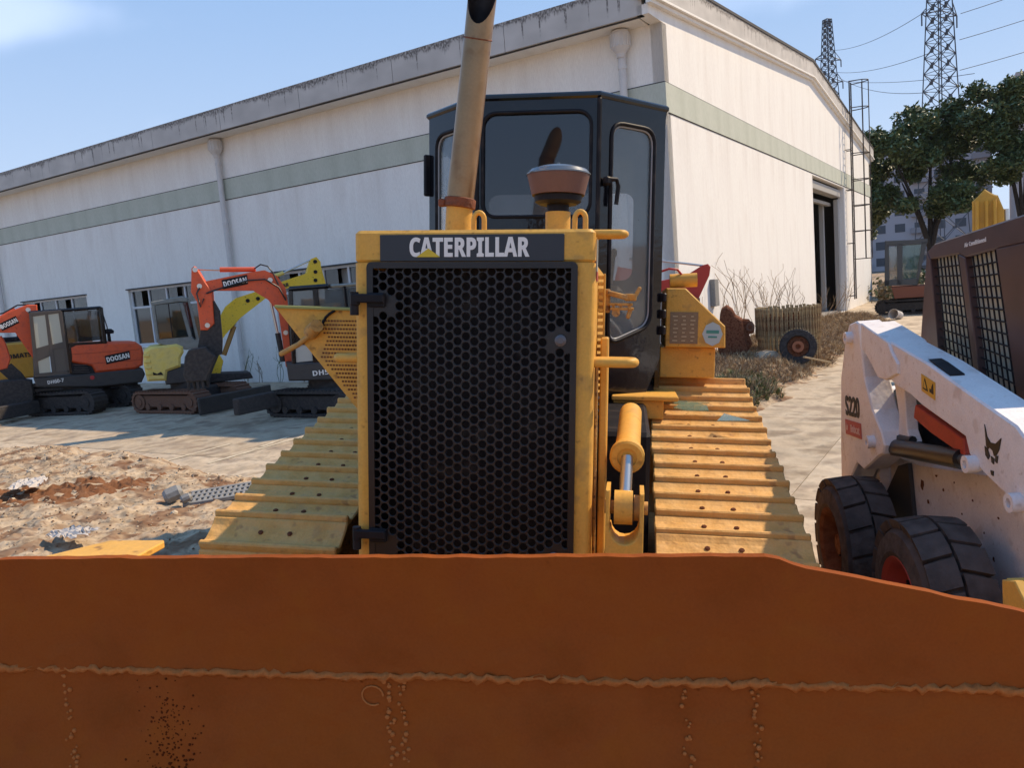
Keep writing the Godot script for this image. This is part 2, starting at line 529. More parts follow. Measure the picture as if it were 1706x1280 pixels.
func fill_height(x: float, z: float) -> float:
	# the made ground that the bulldozer stands on; the yard's concrete is at 0
	var t := bulldozer_place()
	var n := t.basis.y
	var h := t.origin.y - (n.x * (x - t.origin.x) + n.z * (z - t.origin.z)) / n.y
	h = clampf(h, 0.0, 0.55)
	var s := (x - CORNER.x) * INTO.x + (z - CORNER.z) * INTO.z
	s += 0.35 * rubble_noise.get_noise_2d(x * 0.6, z * 0.6) - 1.9 * smoothstep(-2.4, -1.2, x)
	var w := 1.0 - smoothstep(-10.6, -9.2, s)
	w *= 1.0 - smoothstep(1.42, 1.80, x + 0.10 * rubble_noise.get_noise_2d(x * 3.0, z * 3.0))
	return h * w

var rubble_noise := FastNoiseLite.new()

func setup_view() -> void:
	var cam := Camera3D.new()
	cam.name = "camera"
	cam.transform = Transform3D(Basis(Vector3.RIGHT, -0.1200) * Basis(Vector3.BACK, -0.0807), Vector3(0, 2.05, 0))
	cam.fov = 52.74
	cam.near = 0.05
	cam.far = 4000.0
	add_child(cam)
	cam.current = true
	var we := WorldEnvironment.new()
	we.name = "environment"
	var env := Environment.new()
	env.background_mode = Environment.BG_SKY
	var sky := Sky.new()
	var pm := ProceduralSkyMaterial.new()
	pm.sky_top_color = rgb(94, 138, 190)
	pm.sky_horizon_color = rgb(186, 200, 217)
	pm.sky_curve = 0.22
	pm.ground_bottom_color = rgb(120, 108, 96)
	pm.ground_horizon_color = rgb(188, 190, 196)
	pm.sun_angle_max = 1.0
	pm.sky_cover = cloud_cover()
	pm.sky_cover_modulate = Color(1, 1, 1, 1)
	pm.energy_multiplier = 1.0
	sky.sky_material = pm
	env.sky = sky
	env.background_energy_multiplier = 1.3
	env.tonemap_mode = Environment.TONE_MAPPER_LINEAR
	env.tonemap_exposure = 1.2
	env.sdfgi_enabled = true
	env.ssao_enabled = true
	env.ssil_enabled = true
	env.fog_enabled = true
	env.fog_density = 0.00012
	env.fog_light_color = rgb(206, 216, 232)
	we.environment = env
	add_child(we)
	var sun := DirectionalLight3D.new()
	sun.name = "sun"
	sun.light_energy = 1.45
	sun.light_color = Color(1.0, 0.91, 0.78)
	sun.light_angular_distance = 0.5
	sun.shadow_enabled = true
	add_child(sun)
	sun.look_at_from_position(SUN_TO * 50.0, Vector3.ZERO, Vector3.UP)

func cloud_cover() -> ImageTexture:
	var w := 1024
	var h := 512
	var img := Image.create(w, h, false, Image.FORMAT_RGBA8)
	var a := noise(301, 1.6, 5)
	var b := noise(302, 0.9, 3)
	for y in h / 2:
		for x in w:
			var lon := wrapf(float(x) / w * TAU, -PI, PI)
			var lat := PI / 2 - PI * float(y) / h
			var d := Vector3(sin(lon) * cos(lat), sin(lat), -cos(lon) * cos(lat))
			var p := Vector3(d.x / (d.y + 0.35), 0.0, d.z / (d.y + 0.35)) + Vector3(0.12, 0, 0.05)
			var v := a.get_noise_3dv(p * 1.4) + 0.6 * b.get_noise_3dv(p)
			# the bank of cloud over the hall's far end
			v += 0.85 * exp(-pow((lon + 0.52) / 0.13, 2.0) - pow((lat - 0.325) / 0.035, 2.0))
			v += 0.30 * exp(-pow((lon + 0.505) / 0.022, 2.0) - pow((lat - 0.25) / 0.018, 2.0))
			var c := smoothstep(0.30, 1.0, v)
			img.set_pixel(x, y, Color(0.86, 0.84, 0.86, c * 0.27))
	return ImageTexture.create_from_image(img)

func ground_mesh(xs: Array, zs: Array, hf: Callable) -> ArrayMesh:
	var st := S()
	var nx := xs.size()
	var nz := zs.size()
	for j in nz:
		for i in nx:
			var x: float = xs[i]
			var z: float = zs[j]
			var e := 0.04
			var n := Vector3(hf.call(x - e, z) - hf.call(x + e, z), 2 * e, hf.call(x, z - e) - hf.call(x, z + e)).normalized()
			st.set_normal(n)
			st.add_vertex(Vector3(x, hf.call(x, z), z))
	for j in nz - 1:
		for i in nx - 1:
			var p := j * nx + i
			for q in [p, p + 1, p + nx, p + 1, p + nx + 1, p + nx]:
				st.add_index(q)
	return st.commit()

func lines(a: float, b: float, step: float) -> Array:
	var o := []
	var n := int(round((b - a) / step))
	for i in n + 1:
		o.append(lerpf(a, b, float(i) / n))
	return o

func build_ground() -> void:
	rubble_noise.seed = 12
	rubble_noise.frequency = 0.9
	rubble_noise.fractal_octaves = 4
	var xs := [-1500.0, -600.0, -200.0, -80.0, -40.0, -20.0] + lines(-13.0, 4.0, 0.2) + [10.0, 20.0, 40.0, 80.0, 200.0, 600.0, 1500.0]
	var zs := [-1500.0, -600.0, -200.0, -90.0, -50.0, -30.0, -20.0] + lines(-14.0, 3.0, 0.2) + [8.0, 20.0, 60.0, 300.0]
	var g := put_mesh("ground", ground_mesh(xs, zs, func(x, z): return fill_height(x, z) - 0.09 + 0.06 * smoothstep(0.0, 0.15, fill_height(x, z))), M.soil, self)
	g.set_meta("kind", "structure")
	# the rubble to the left of the bulldozer: a finer skin on the made ground
	var lump := noise(501, 1.3, 5)
	var lump2 := noise(502, 5.0, 4)
	var lump3 := noise(503, 14.0, 2)
	var hf := func(x, z):
		var f := fill_height(x, z)
		var k := smoothstep(0.02, 0.2, f)
		var edge := smoothstep(-9.6, -8.9, x) * (1.0 - smoothstep(-2.1, -1.75, x))
		return f - 0.03 + k * edge * (0.02 + 0.04 * lump.get_noise_2d(x, z) + 0.05 * absf(lump2.get_noise_2d(x, z)) + 0.03 * lump3.get_noise_2d(x, z))
	var r := put_mesh("rubble_heap", ground_mesh(lines(-9.5, -1.7, 0.045), lines(-12.0, -2.4, 0.045), hf), M.soil, self)
	r.set_meta("kind", "structure")
	# a churned band of dark brown soil along the rubble
	var band := func(x, z):
		var w := 1.0 - smoothstep(0.35, 0.75, absf(z + 6.85 + 0.30 * (x + 4.6) + 0.5 * lump.get_noise_2d(x, z)))
		w *= smoothstep(-6.6, -6.0, x) * (1.0 - smoothstep(-3.7, -3.2, x))
		return hf.call(x, z) - 0.05 + w * (0.055 + 0.05 * lump2.get_noise_2d(x * 1.5, z * 1.5) + 0.04 * lump3.get_noise_2d(x, z))
	var bs := put_mesh("soil_band", ground_mesh(lines(-6.8, -3.0, 0.04), lines(-8.6, -5.2, 0.04), band), M.brown_soil, self)
	bs.set_meta("kind", "structure")
	# loose stones on it
	rng.seed = 77
	for k in 4:
		var st := S()
		var seg := 5
		lathe(st, [0, -0.5, 0.45, -0.38, 0.55, 0.05, 0.38, 0.36, 0.0, 0.42], seg)
		var mm := MultiMesh.new()
		mm.transform_format = MultiMesh.TRANSFORM_3D
		mm.mesh = st.commit()
		var list := []
		for i in 5200:
			var x := rng.randf_range(-9.2, -1.9)
			var z := rng.randf_range(-11.5, -2.5)
			if fill_height(x, z) < 0.03 + rng.randf() * 0.1 or rng.randf() > 0.35 + 0.8 * lump.get_noise_2d(x * 0.6, z * 0.6) + 0.3:
				continue
			var s := rng.randf_range(0.005, 0.018) * (1.0 if rng.randf() < 0.95 else rng.randf_range(1.5, 4.5))
			var b := Basis.from_euler(Vector3(rng.randf() * TAU, rng.randf() * TAU, rng.randf() * TAU)).scaled(Vector3(s, s * rng.randf_range(0.5, 0.9), s * rng.randf_range(0.7, 1.3)))
			list.append(Transform3D(b, Vector3(x, hf.call(x, z) + s * 0.12, z)))
		mm.instance_count = list.size()
		for i in list.size():
			mm.set_instance_transform(i, list[i])
		var mi := MultiMeshInstance3D.new()
		mi.name = numbered("rubble_stones")
		mi.multimesh = mm
		mi.material_override = M.stone[k]
		add_child(mi)
		mi.set_meta("kind", "stuff")
		tag(mi, ["sandy pebbles", "brown pebbles", "pale pebbles", "dark soil clods"][k] + " scattered over the rubble heap left of the bulldozer", "stones")
	# the yard: concrete slabs laid square to the hall
	var yard := Node3D.new()
	yard.name = "yard"
	add_child(yard)
	yard.set_meta("kind", "structure")
	yard.transform = Transform3D(Basis(ALONG, Vector3.UP, INTO), CORNER)
	var slab := S()
	box(slab, Vector3(0, -0.06, 0), Vector3(3.993, 0.12, 3.993))
	var mesh := slab.commit()
	rng.seed = 5
	for i in range(-9, 11):
		for j in range(-6, 12):
			if i >= 0 and j > -1:
				continue
			put_mesh("slab", mesh, M.concrete[rng.randi() % 4], yard, Transform3D(Basis.IDENTITY, Vector3(i * 4.0 + 2.0, rng.randf_range(-0.004, 0.004), j * 4.0 + 2.0 - 0.4)))
	# painted bay lines, worn
	for q in [[-7.0, -11.9, -6.4, -12.3], [-5.95, -13.0, -5.3, -13.9], [-8.3, -12.55, -6.15, -14.5], [-5.15, -10.9, -4.5, -12.1], [-3.95, -11.3, -3.65, -12.3], [-4.3, -10.6, -3.3, -12.4]]:
		var a := Vector3(q[0], 0.008, q[1])
		var b := Vector3(q[2], 0.008, q[3])
		var st := S()
		var d := (b - a).normalized()
		var w := d.cross(Vector3.UP) * 0.045
		var n := 14
		for i in n:
			if rng.randf() < 0.12:
				continue
			var p0 := a.lerp(b, float(i) / n)
			var p1 := a.lerp(b, (i + 1.0) / n)
			quad(st, p0 - w * rng.randf_range(0.6, 1.1), p1 - w, p1 + w * rng.randf_range(0.6, 1.1), p0 + w, Vector3(0, -50, 0))
		put("bay_line", st, M.paint, yard, yard.transform.affine_inverse())

func wall_panel(st: SurfaceTool, u0: float, u1: float, v0: float, v1: float, t: float, holes: Array, xf: Transform3D) -> void:
	# a wall in xy with rectangular openings [u0, v0, u1, v1], outer face at z = 0, inner face at z = t
	var us := [u0, u1]
	var vs := [v0, v1]
	for h in holes:
		us += [h[0], h[2]]
		vs += [h[1], h[3]]
	us.sort()
	vs.sort()
	for i in us.size() - 1:
		for j in vs.size() - 1:
			if us[i + 1] - us[i] < 1e-4 or vs[j + 1] - vs[j] < 1e-4:
				continue
			var cu: float = (us[i] + us[i + 1]) / 2
			var cv: float = (vs[j] + vs[j + 1]) / 2
			var open := false
			for h in holes:
				if cu > h[0] and cu < h[2] and cv > h[1] and cv < h[3]:
					open = true
			if open:
				continue
			for e in [[0.0, 1.0], [t, -1.0]]:
				quad(st, xf * Vector3(us[i], vs[j], e[0]), xf * Vector3(us[i + 1], vs[j], e[0]), xf * Vector3(us[i + 1], vs[j + 1], e[0]), xf * Vector3(us[i], vs[j + 1], e[0]), xf * Vector3(cu, cv, e[0] + e[1] * t))
	for h in holes:
		var c := Vector3((h[0] + h[2]) / 2, (h[1] + h[3]) / 2, t / 2)
		for e in [[0, 1, 2, 1], [2, 1, 2, 3], [2, 3, 0, 3], [0, 3, 0, 1]]:
			var a := Vector3(h[e[0]], h[e[1]], 0)
			var b := Vector3(h[e[2]], h[e[3]], 0)
			var m := (a + b) / 2
			quad(st, xf * a, xf * b, xf * (b + Vector3(0, 0, t)), xf * (a + Vector3(0, 0, t)), xf * (m + (m - c) * 2.0))
	quad(st, xf * Vector3(u0, v1, 0), xf * Vector3(u1, v1, 0), xf * Vector3(u1, v1, t), xf * Vector3(u0, v1, t), xf * Vector3((u0 + u1) / 2, v0, t / 2))
	for u in [u0, u1]:
		quad(st, xf * Vector3(u, v0, 0), xf * Vector3(u, v1, 0), xf * Vector3(u, v1, t), xf * Vector3(u, v0, t), xf * Vector3((u0 + u1) / 2, v0, t / 2))

func uv_strip(st: SurfaceTool, a: Vector3, b: Vector3, c: Vector3, d: Vector3, u0: float, u1: float, n: Vector3) -> void:
	# a, b: lower rim; c, d: upper rim (c above b, d above a)
	var v := [[a, Vector2(u0, 1)], [b, Vector2(u1, 1)], [c, Vector2(u1, 0)], [d, Vector2(u0, 0)]]
	var ord := [0, 1, 2, 0, 2, 3]
	if (b - a).cross(c - a).dot(n) > 0.0:
		ord = [0, 2, 1, 0, 3, 2]
	for i in ord:
		st.set_normal(n)
		st.set_uv(v[i][1])
		st.add_vertex(v[i][0])

func build_hall() -> void:
	var hall := thing("workshop_hall", "long white industrial hall with pale green band and sloping gable behind the machines", "building", Transform3D(Basis(ALONG, Vector3.UP, INTO), CORNER))
	var L := 44.0
	var D := 29.4
	var E := 7.06
	var wins := [[8.1, 1.2, 11.9, 3.07], [15.1, 1.2, 18.95, 3.07], [21.47, 1.2, 25.8, 3.07], [28.2, 1.2, 32.4, 3.07]]
	# long wall: local z = 0 faces -z
	var st := S()
	wall_panel(st, 0.0, L, -0.1, E, 0.24, wins, Transform3D.IDENTITY)
	put("long_wall", st, M.wall, hall)
	# gable wall, local x = 0 faces -x: its own axes run along +z
	var gx := Transform3D(Basis(Vector3(0, 0, 1), Vector3.UP, Vector3(1, 0, 0)), Vector3.ZERO)
	st = S()
	wall_panel(st, 0.0, D, -0.1, E, 0.24, [[14.5, 0.0, 21.2, 5.27]], gx)
	prism(st, pairs([-0.68, E, D + 0.68, E, D + 0.68, 7.24, D * 0.5, 8.56, -0.68, 7.24]), 0.0, 0.24, gx)
	put("gable_wall", st, M.wall, hall)
	st = S()
	wall_panel(st, 0.0, D, -0.1, E + 1.5, 0.24, [], Transform3D(gx.basis, Vector3(L - 0.24, 0, 0)))
	wall_panel(st, 0.0, L, -0.1, E, 0.24, [], Transform3D(Basis.IDENTITY, Vector3(0, 0, D - 0.24)))
	put("rear_wall", st, M.interior, hall)
	st = S()
	box(st, Vector3(L / 2, 0.0, D / 2), Vector3(L - 0.6, 0.1, D - 0.6))
	put("hall_floor", st, M.interior, hall)
	# roof
	st = S()
	prism(st, pairs([-0.5, 7.16, D * 0.5, 8.62, D + 0.5, 7.16, D + 0.5, 7.36, D * 0.5, 8.82, -0.5, 7.36]), 0.22, L, gx)
	put("roof", st, M.roof, hall)
	# pale green band with dark grooves
	st = S()
	box(st, Vector3(L / 2 - 0.011, 5.625, -0.011), Vector3(L + 0.022, 0.57, 0.022))
	put("wall_band", st, M.band, hall)
	st = S()
	box(st, Vector3(-0.0115, 5.625, D / 2), Vector3(0.021, 0.57, D))
	put("wall_band", st, M.band, hall)
	st = S()
	for y in [5.33, 5.92]:
		box(st, Vector3(L / 2, y, -0.006), Vector3(L, 0.024 if y > 5.5 else 0.018, 0.012))
		box(st, Vector3(-0.006, y, D / 2), Vector3(0.012, 0.016, D))
	put("band_groove", st, M.trim, hall)
	# eaves: soffit and weathered fascia in panels
	st = S()
	box(st, Vector3(L / 2 + 0.14, E + 0.05, -0.26), Vector3(L - 0.28, 0.1, 0.52))
	put("soffit", st, M.wall, hall)
	var x := 0.125
	var k := 0
	while x < L:
		var x1 := minf(x + 3.1, L)
		st = S()
		var z := -0.68
		uv_strip(st, Vector3(x + 0.006, E, z), Vector3(x1 - 0.006, E, z), Vector3(x1 - 0.006, E + 0.61, z), Vector3(x + 0.006, E + 0.61, z), x / 17.0, x1 / 17.0, Vector3(0, 0, -1))
		box(st, Vector3((x + x1) / 2, E + 0.305, z + 0.082), Vector3(x1 - x - 0.012, 0.61, 0.156))
		put("fascia_panel", st, M.fascia, hall)
		x = x1
	st = S()
	box(st, Vector3(L / 2, E - 0.012, -0.6), Vector3(L - 0.4, 0.02, 0.05))
	put("drip_strip", st, M.trim, hall)
	# gable parapet: weathered face above a moulding, dark felt on top
	for s in 2:
		var z0 := -0.80 if s == 0 else D + 0.80
		var z1 := D * 0.5
		var y0 := 7.23
		var y1 := 8.57
		for q in 5:
			var ta := q / 5.0
			var tb := (q + 1) / 5.0
			var za := lerpf(z0, z1, ta)
			var zb := lerpf(z0, z1, tb)
			var ya := lerpf(y0, y1, ta)
			var yb := lerpf(y0, y1, tb)
			st = S()
			uv_strip(st, Vector3(-0.12, ya + 0.1, za), Vector3(-0.12, yb + 0.1, zb), Vector3(-0.12, yb + 0.60, zb), Vector3(-0.12, ya + 0.60, za), za / 17.0 + 0.37, zb / 17.0 + 0.37, Vector3(-1, 0, 0))
			prism(st, pairs([za, ya + 0.1, zb, yb + 0.1, zb, yb + 0.60, za, ya + 0.60]), -0.118, 0.20, gx)
			put("parapet_panel", st, M.fascia, hall)
		st = S()
		prism(st, pairs([z0, y0 - 0.02, z1, y1 - 0.02, z1, y1 + 0.05, z0, y0 + 0.05]), -0.10, -0.002, gx)
		prism(st, pairs([z0, y0 + 0.055, z1, y1 + 0.055, z1, y1 + 0.098, z0, y0 + 0.098]), -0.17, -0.002, gx)
		put("moulding", st, M.wall, hall)
		st = S()
		var ra := 0.16 if s == 0 else 0.0
		prism(st, pairs([lerpf(z0, z1, ra), lerpf(y0, y1, ra) + 0.602, z1, y1 + 0.602, z1, y1 + 0.69, lerpf(z0, z1, ra), lerpf(y0, y1, ra) + 0.66]), -0.14, 0.3, gx)
		put("roof_felt", st, M.trim, hall)
	# downpipes with hopper heads
	for px in [0.83, 13.5, 27.1]:
		st = S()
		cyl(st, Vector3(px, 0.15, -0.13), Vector3(px, 6.6, -0.13), 0.078, -1, 14)
		for y in [0.9, 3.0, 4.6, 6.3]:
			cyl(st, Vector3(px, y, -0.13), Vector3(px, y + 0.07, -0.13), 0.09, -1, 14)
		var p := put("downpipe", st, M.pipe, hall)
		st = S()
		lathe(st, [0.08, 6.52, 0.10, 6.60, 0.19, 6.72, 0.20, 6.98, 0.17, 7.04], 14, Transform3D(Basis.IDENTITY, Vector3(px, 0, -0.15)))
		for a in 14:
			var e := Vector3(cos(TAU * a / 14), 0, sin(TAU * a / 14))
			box(st, Vector3(px, 6.85, -0.15) + e * 0.195, Vector3(0.03, 0.24, 0.03), 0.004, Basis(Vector3.UP, -TAU * a / 14))
		put("hopper_head", st, M.pipe, p)
	# windows
	for w in wins:
		var f := S()
		var zc := 0.11
		var wd: float = w[2] - w[0]
		var cols := 4
		var rail := 2.47
		for yy in [w[1] + 0.04, rail, w[3] - 0.03]:
			box(f, Vector3((w[0] + w[2]) / 2, yy, zc), Vector3(wd, 0.07, 0.08), 0.006)
		for c in cols + 1:
			var xx: float = lerpf(w[0] + 0.035, w[2] - 0.035, float(c) / cols)
			box(f, Vector3(xx, (w[1] + w[3]) / 2, zc), Vector3(0.065, w[3] - w[1] - 0.01, 0.072), 0.006)
		var win := put("window", f, M.frame, hall)
		for c in cols:
			for rr in 2:
				var xa: float = lerpf(w[0] + 0.035, w[2] - 0.035, float(c) / cols) + 0.034
				var xb: float = lerpf(w[0] + 0.035, w[2] - 0.035, (c + 1.0) / cols) - 0.034
				if rr == 1 and c % 2 == 1:
					xa = lerpf(xa, xb, 0.45)     # some sashes are slid open
				var ya: float = w[1] + 0.076 if rr == 0 else rail + 0.036
				var yb: float = rail - 0.036 if rr == 0 else w[3] - 0.066
				var g := S()
				box(g, Vector3((xa + xb) / 2, (ya + yb) / 2, zc + 0.01), Vector3(xb - xa, yb - ya, 0.008))
				put("pane", g, M.dark_glass, win)
		var sl := S()
		box(sl, Vector3((w[0] + w[2]) / 2, w[1] - 0.03, -0.04), Vector3(wd + 0.16, 0.06, 0.12), 0.01)
		put("window_sill", sl, M.wall, hall)
		sl = S()
		box(sl, Vector3((w[0] + w[2]) / 2, w[3] + 0.02, -0.03), Vector3(wd + 0.10, 0.04, 0.075), 0.006)
		put("window_drip", sl, M.trim, hall)
		# plain blinds well inside, seen pale through the upper panes
		sl = S()
		box(sl, Vector3(w[0] + wd * 0.33, 2.8, 0.36), Vector3(wd * 0.12, 0.4, 0.01))
		put("blind", sl, M.plastic, hall)
		sl = S()
		box(sl, Vector3(w[0] + wd * 0.62, 2.75, 0.36), Vector3(wd * 0.16, 0.5, 0.01))
		put("blind", sl, M.plastic, hall)
	# door: reveal frame, shutter housing and guide columns
	st = S()
	box(st, Vector3(0.30, 5.02, 17.85), Vector3(0.36, 0.30, 6.66), 0.02)
	put("shutter_housing", st, M.shutter, hall)
	st = S()
	box(st, Vector3(0.62, 4.62, 17.85), Vector3(0.2, 0.14, 6.66), 0.02)
	put("lintel_beam", st, M.shutter, hall)
	for q in [[0.30, 21.06], [0.85, 20.75], [0.30, 14.62]]:
		st = S()
		box(st, Vector3(q[0], 2.4, q[1]), Vector3(0.2, 4.8, 0.22), 0.02)
		put("guide_column", st, M.shutter, hall)
	# the caged ladder
	var lad := thing("caged_ladder", "dark steel roof ladder with safety cage beside the hall's doorway", "ladder", Transform3D(Basis(ALONG, Vector3.UP, INTO), CORNER))
	for zz in [21.75, 22.2]:
		st = S()
		box(st, Vector3(-0.25, 5.1, zz), Vector3(0.05, 9.3, 0.05), 0.008)
		put("rail", st, M.ladder, lad)
	st = S()
	for i in 30:
		cyl(st, Vector3(-0.25, 0.6 + i * 0.29, 21.75), Vector3(-0.25, 0.6 + i * 0.29, 22.2), 0.012, -1, 6)
	var rungs := st.commit()
	put_mesh("rungs", rungs, M.ladder, lad)
	for y in [2.2, 3.4, 4.5, 5.6, 6.7, 8.6, 9.7]:
		st = S()
		var pts := []
		for a in 13:
			var t := PI * a / 12.0
			pts.append(Vector3(-0.25 - 0.72 * sin(t), y, 21.975 - 0.36 * cos(t)))
		tube(st, pts, 0.022, 6)
		put("hoop", st, M.ladder, lad)
	for a in [0.5, 0.8, 0.25]:
		st = S()
		var t: float = PI * a
		box(st, Vector3(-0.25 - 0.72 * sin(t), 5.95, 21.975 - 0.36 * cos(t)), Vector3(0.035, 7.5, 0.035))
		put("cage_bar", st, M.ladder, lad)
	for y in [0.6, 2.9, 5.2, 6.9]:
		st = S()
		for zz in [21.75, 22.2]:
			cyl(st, Vector3(-0.25, y, zz), Vector3(-0.001, y, zz), 0.02, -1, 6)
		put("bracket", st, M.ladder, lad)

# ---------- the bulldozer ----------
func V(x: float, y: float, z: float) -> Vector3:
	return Vector3(x, y + BASE, z)

func plan(y := 0.0) -> Transform3D:
	# outlines in (x, -z), drawn out upwards
	return Transform3D(Basis(Vector3(1, 0, 0), Vector3(0, 0, -1), Vector3(0, 1, 0)), Vector3(0, y + BASE, 0))

func side_plane(x := 0.0) -> Transform3D:
	# outlines in (z, y), drawn out along x
	return Transform3D(Basis(Vector3(0, 0, 1), Vector3(0, 1, 0), Vector3(1, 0, 0)), Vector3(x, BASE, 0))

func hole_plate(st: SurfaceTool, x0: float, x1: float, y0: float, y1: float, p: float, r: float, z: float, t: float, solid: Array, cut := PackedVector2Array()) -> void:
	# a plate of round holes on a honeycomb; «solid»: rectangles without holes
	var cs := p * sqrt(3.0) / 2
	var cols := int((x1 - x0) / cs)
	var xo := (x1 - x0 - (cols - 1) * cs) / 2
	var rows := int((y1 - y0) / p)
	for c in cols:
		for q in rows:
			var cx := x0 + xo + c * cs
			var cy := y1 - p * (0.62 + q) - (p / 2 if c % 2 == 1 else 0.0)
			if cy - p / 2 < y0:
				continue
			if cut.size() > 0 and not Geometry2D.is_point_in_polygon(Vector2(cx, cy), cut):
				continue
			var full := false
			for s in solid:
				if cx > s[0] and cx < s[2] and cy > s[1] and cy < s[3]:
					full = true
			var o := V(cx, cy, z)
			for k in 12:
				var a0 := PI / 6 * k
				var a1 := PI / 6 * (k + 1)
				var d0 := Vector3(cos(a0), sin(a0), 0)
				var d1 := Vector3(cos(a1), sin(a1), 0)
				var h0 := p / sqrt(3.0) if k % 2 == 0 else p / 2
				var h1 := p / sqrt(3.0) if k % 2 == 1 else p / 2
				if full:
					tri(st, o, o + d0 * h0, o + d1 * h1, Vector3.BACK)
					continue
				var b := t * 0.25
				tri(st, o + d0 * h0, o + d1 * h1, o + d1 * (r + b), Vector3.BACK)
				tri(st, o + d0 * h0, o + d1 * (r + b), o + d0 * (r + b), Vector3.BACK)
				var z0 := Vector3(0, 0, -b)
				var z1 := Vector3(0, 0, -t)
				var n0 := (Vector3.BACK - d0).normalized()
				var n1 := (Vector3.BACK - d1).normalized()
				tri3(st, o + d0 * (r + b), n0, o + d1 * (r + b), n1, o + d1 * r + z0, n1)
				tri3(st, o + d0 * (r + b), n0, o + d1 * r + z0, n1, o + d0 * r + z0, n0)
				tri3(st, o + d0 * r + z0, -d0, o + d1 * r + z0, -d1, o + d1 * r + z1, -d1)
				tri3(st, o + d0 * r + z0, -d0, o + d1 * r + z1, -d1, o + d0 * r + z1, -d0)

func build_bulldozer() -> void:
	var dz := thing("bulldozer", "yellow tracked bulldozer with black honeycomb grille and dark cab, facing the viewer behind its blade", "bulldozer", bulldozer_place())
	var st := S()
	# radiator guard: header, two posts, sill
	var ro := PackedVector2Array()
	for q in [[0.468, -0.22], [0.468, 0.0], [-0.468, 0.0], [-0.468, -0.22]]:
		pass
	var rr := 0.035
	ro.append(Vector2(0.468, 0.24)); ro.append(Vector2(-0.468, 0.24))
	for i in 7:
		var a := PI + PI / 2 * i / 6.0
		ro.append(Vector2(-0.468 + rr + rr * cos(a), rr + rr * sin(a)))
	for i in 7:
		var a := PI * 1.5 + PI / 2 * i / 6.0
		ro.append(Vector2(0.468 - rr + rr * cos(a), rr + rr * sin(a)))
	prism(st, ro, -0.125, 0.0, plan(), 0.012)
	var guard := put("radiator_guard", st, M.cat, dz)
	for sg in [-1.0, 1.0]:
		st = S()
		var po := PackedVector2Array()
		po.append(Vector2(sg * 0.468, 0.24)); po.append(Vector2(sg * 0.395, 0.24)); po.append(Vector2(sg * 0.395, 0.0))
		for i in 7:
			var a := PI / 2 * i / 6.0
			po.append(Vector2(sg * (0.468 - rr + rr * sin(a)), rr - rr * cos(a)))
		prism(st, po, -1.62, -0.1245, plan())
		put("guard_post", st, M.cat, dz)
	st = S()
	box(st, V(0, -1.5, -0.12), Vector3(0.79, 0.24, 0.2), 0.01)
	put("guard_sill", st, M.cat, dz)
	st = S()
	box(st, V(0, -0.8, -0.205), Vector3(0.80, 1.5, 0.05))
	put("radiator_core", st, M.black, dz)
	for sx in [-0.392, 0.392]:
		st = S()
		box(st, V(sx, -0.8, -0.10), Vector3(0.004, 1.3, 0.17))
		put("dark_liner", st, M.black, dz)  # added black plates that stand in for the shade behind the grille
	# grille door
	st = S()
	hole_plate(st, -0.400, 0.397, -1.38, -0.135, 0.0378, 0.0154, 0.014, 0.009, [[-0.42, -0.315, -0.30, -0.235], [0.29, -0.46, 0.42, -0.375], [0.29, -1.30, 0.42, -1.20], [-0.42, -1.28, -0.30, -1.18]])
	var gr := put("grille_door", st, M.grille, dz)
	st = S()
	var R := rounded(-0.409, -1.40, 0.405, -0.122, 0.02)
	sheet_with_hole(st, R, around(-0.384, -1.385, 0.381, -0.146), 0.004, 0.017, Transform3D(Basis.IDENTITY, Vector3(0, BASE, 0)))
	put("door_rim", st, M.grille, gr)
	for q in [[0.345, -0.415], [0.33, -1.25]]:
		st = S()
		lathe(st, [0.022, 0.0, 0.022, 0.006, 0.012, 0.010, 0.0, 0.010], 14, Transform3D(Basis(Vector3.RIGHT, PI / 2), V(q[0], q[1], 0.016)))
		put("door_lock", st, plain(rgb(96, 94, 98), 0.45, 0.5), gr)
	for yy in [-0.262, -1.19]:
		st = S()
		box(st, V(-0.395, yy, 0.038), Vector3(0.125, 0.035, 0.022), 0.005)
		box(st, V(-0.37, yy - 0.006, 0.024), Vector3(0.07, 0.055, 0.016), 0.004)
		box(st, V(-0.452, yy - 0.005, 0.03), Vector3(0.035, 0.052, 0.035), 0.008)
		cyl(st, V(-0.455, yy - 0.065, 0.028), V(-0.455, yy + 0.025, 0.028), 0.017, -1, 12)
		put("door_hinge", st, M.black, dz)
	# name plate
	st = S()
	box(st, V(-0.0025, -0.0685, 0.002), Vector3(0.711, 0.100, 0.006), 0.001)
	var np := put("name_plate", st, M.nameplate, dz)
	lettering("CATERPILLAR", 0.463, 0.074, M.white_letter, np, Transform3D(Basis.IDENTITY, V(-0.008, -0.066, 0.0065)))
	st = S()
	prism(st, pairs([-0.212, -0.1035, -0.118, -0.1035, -0.165, -0.071]), 0.0086, 0.0105, Transform3D(Basis.IDENTITY, Vector3(0, BASE, 0)))
	put("triangle_mark", st, M.yellow_mark, np)
	# engine hood and body
	st = S()
	box(st, V(0, -0.40, -1.10), Vector3(0.82, 0.74, 1.72), 0.03)
	put("engine_hood", st, M.cat, dz)
	for sg in [-1.0, 1.0]:
		st = S()
		prism(st, pairs([-0.26, -0.72, -0.26, -0.20, -0.34, -0.10, -1.6, -0.10, -1.6, -0.72]), 0.412 * sg, 0.452 * sg, side_plane(), 0.006)
		put("side_panel", st, M.cat, dz)
	var strip := Node3D.new()
	strip.name = "louvre_strip"
	dz.add_child(strip, true)
	for lx in [0.463, 0.493]:
		st = S()
		box(st, V(lx, -0.46, -0.33), Vector3(0.008, 0.62, 0.02), 0.002)
		put("strip_edge", st, M.cat, strip)
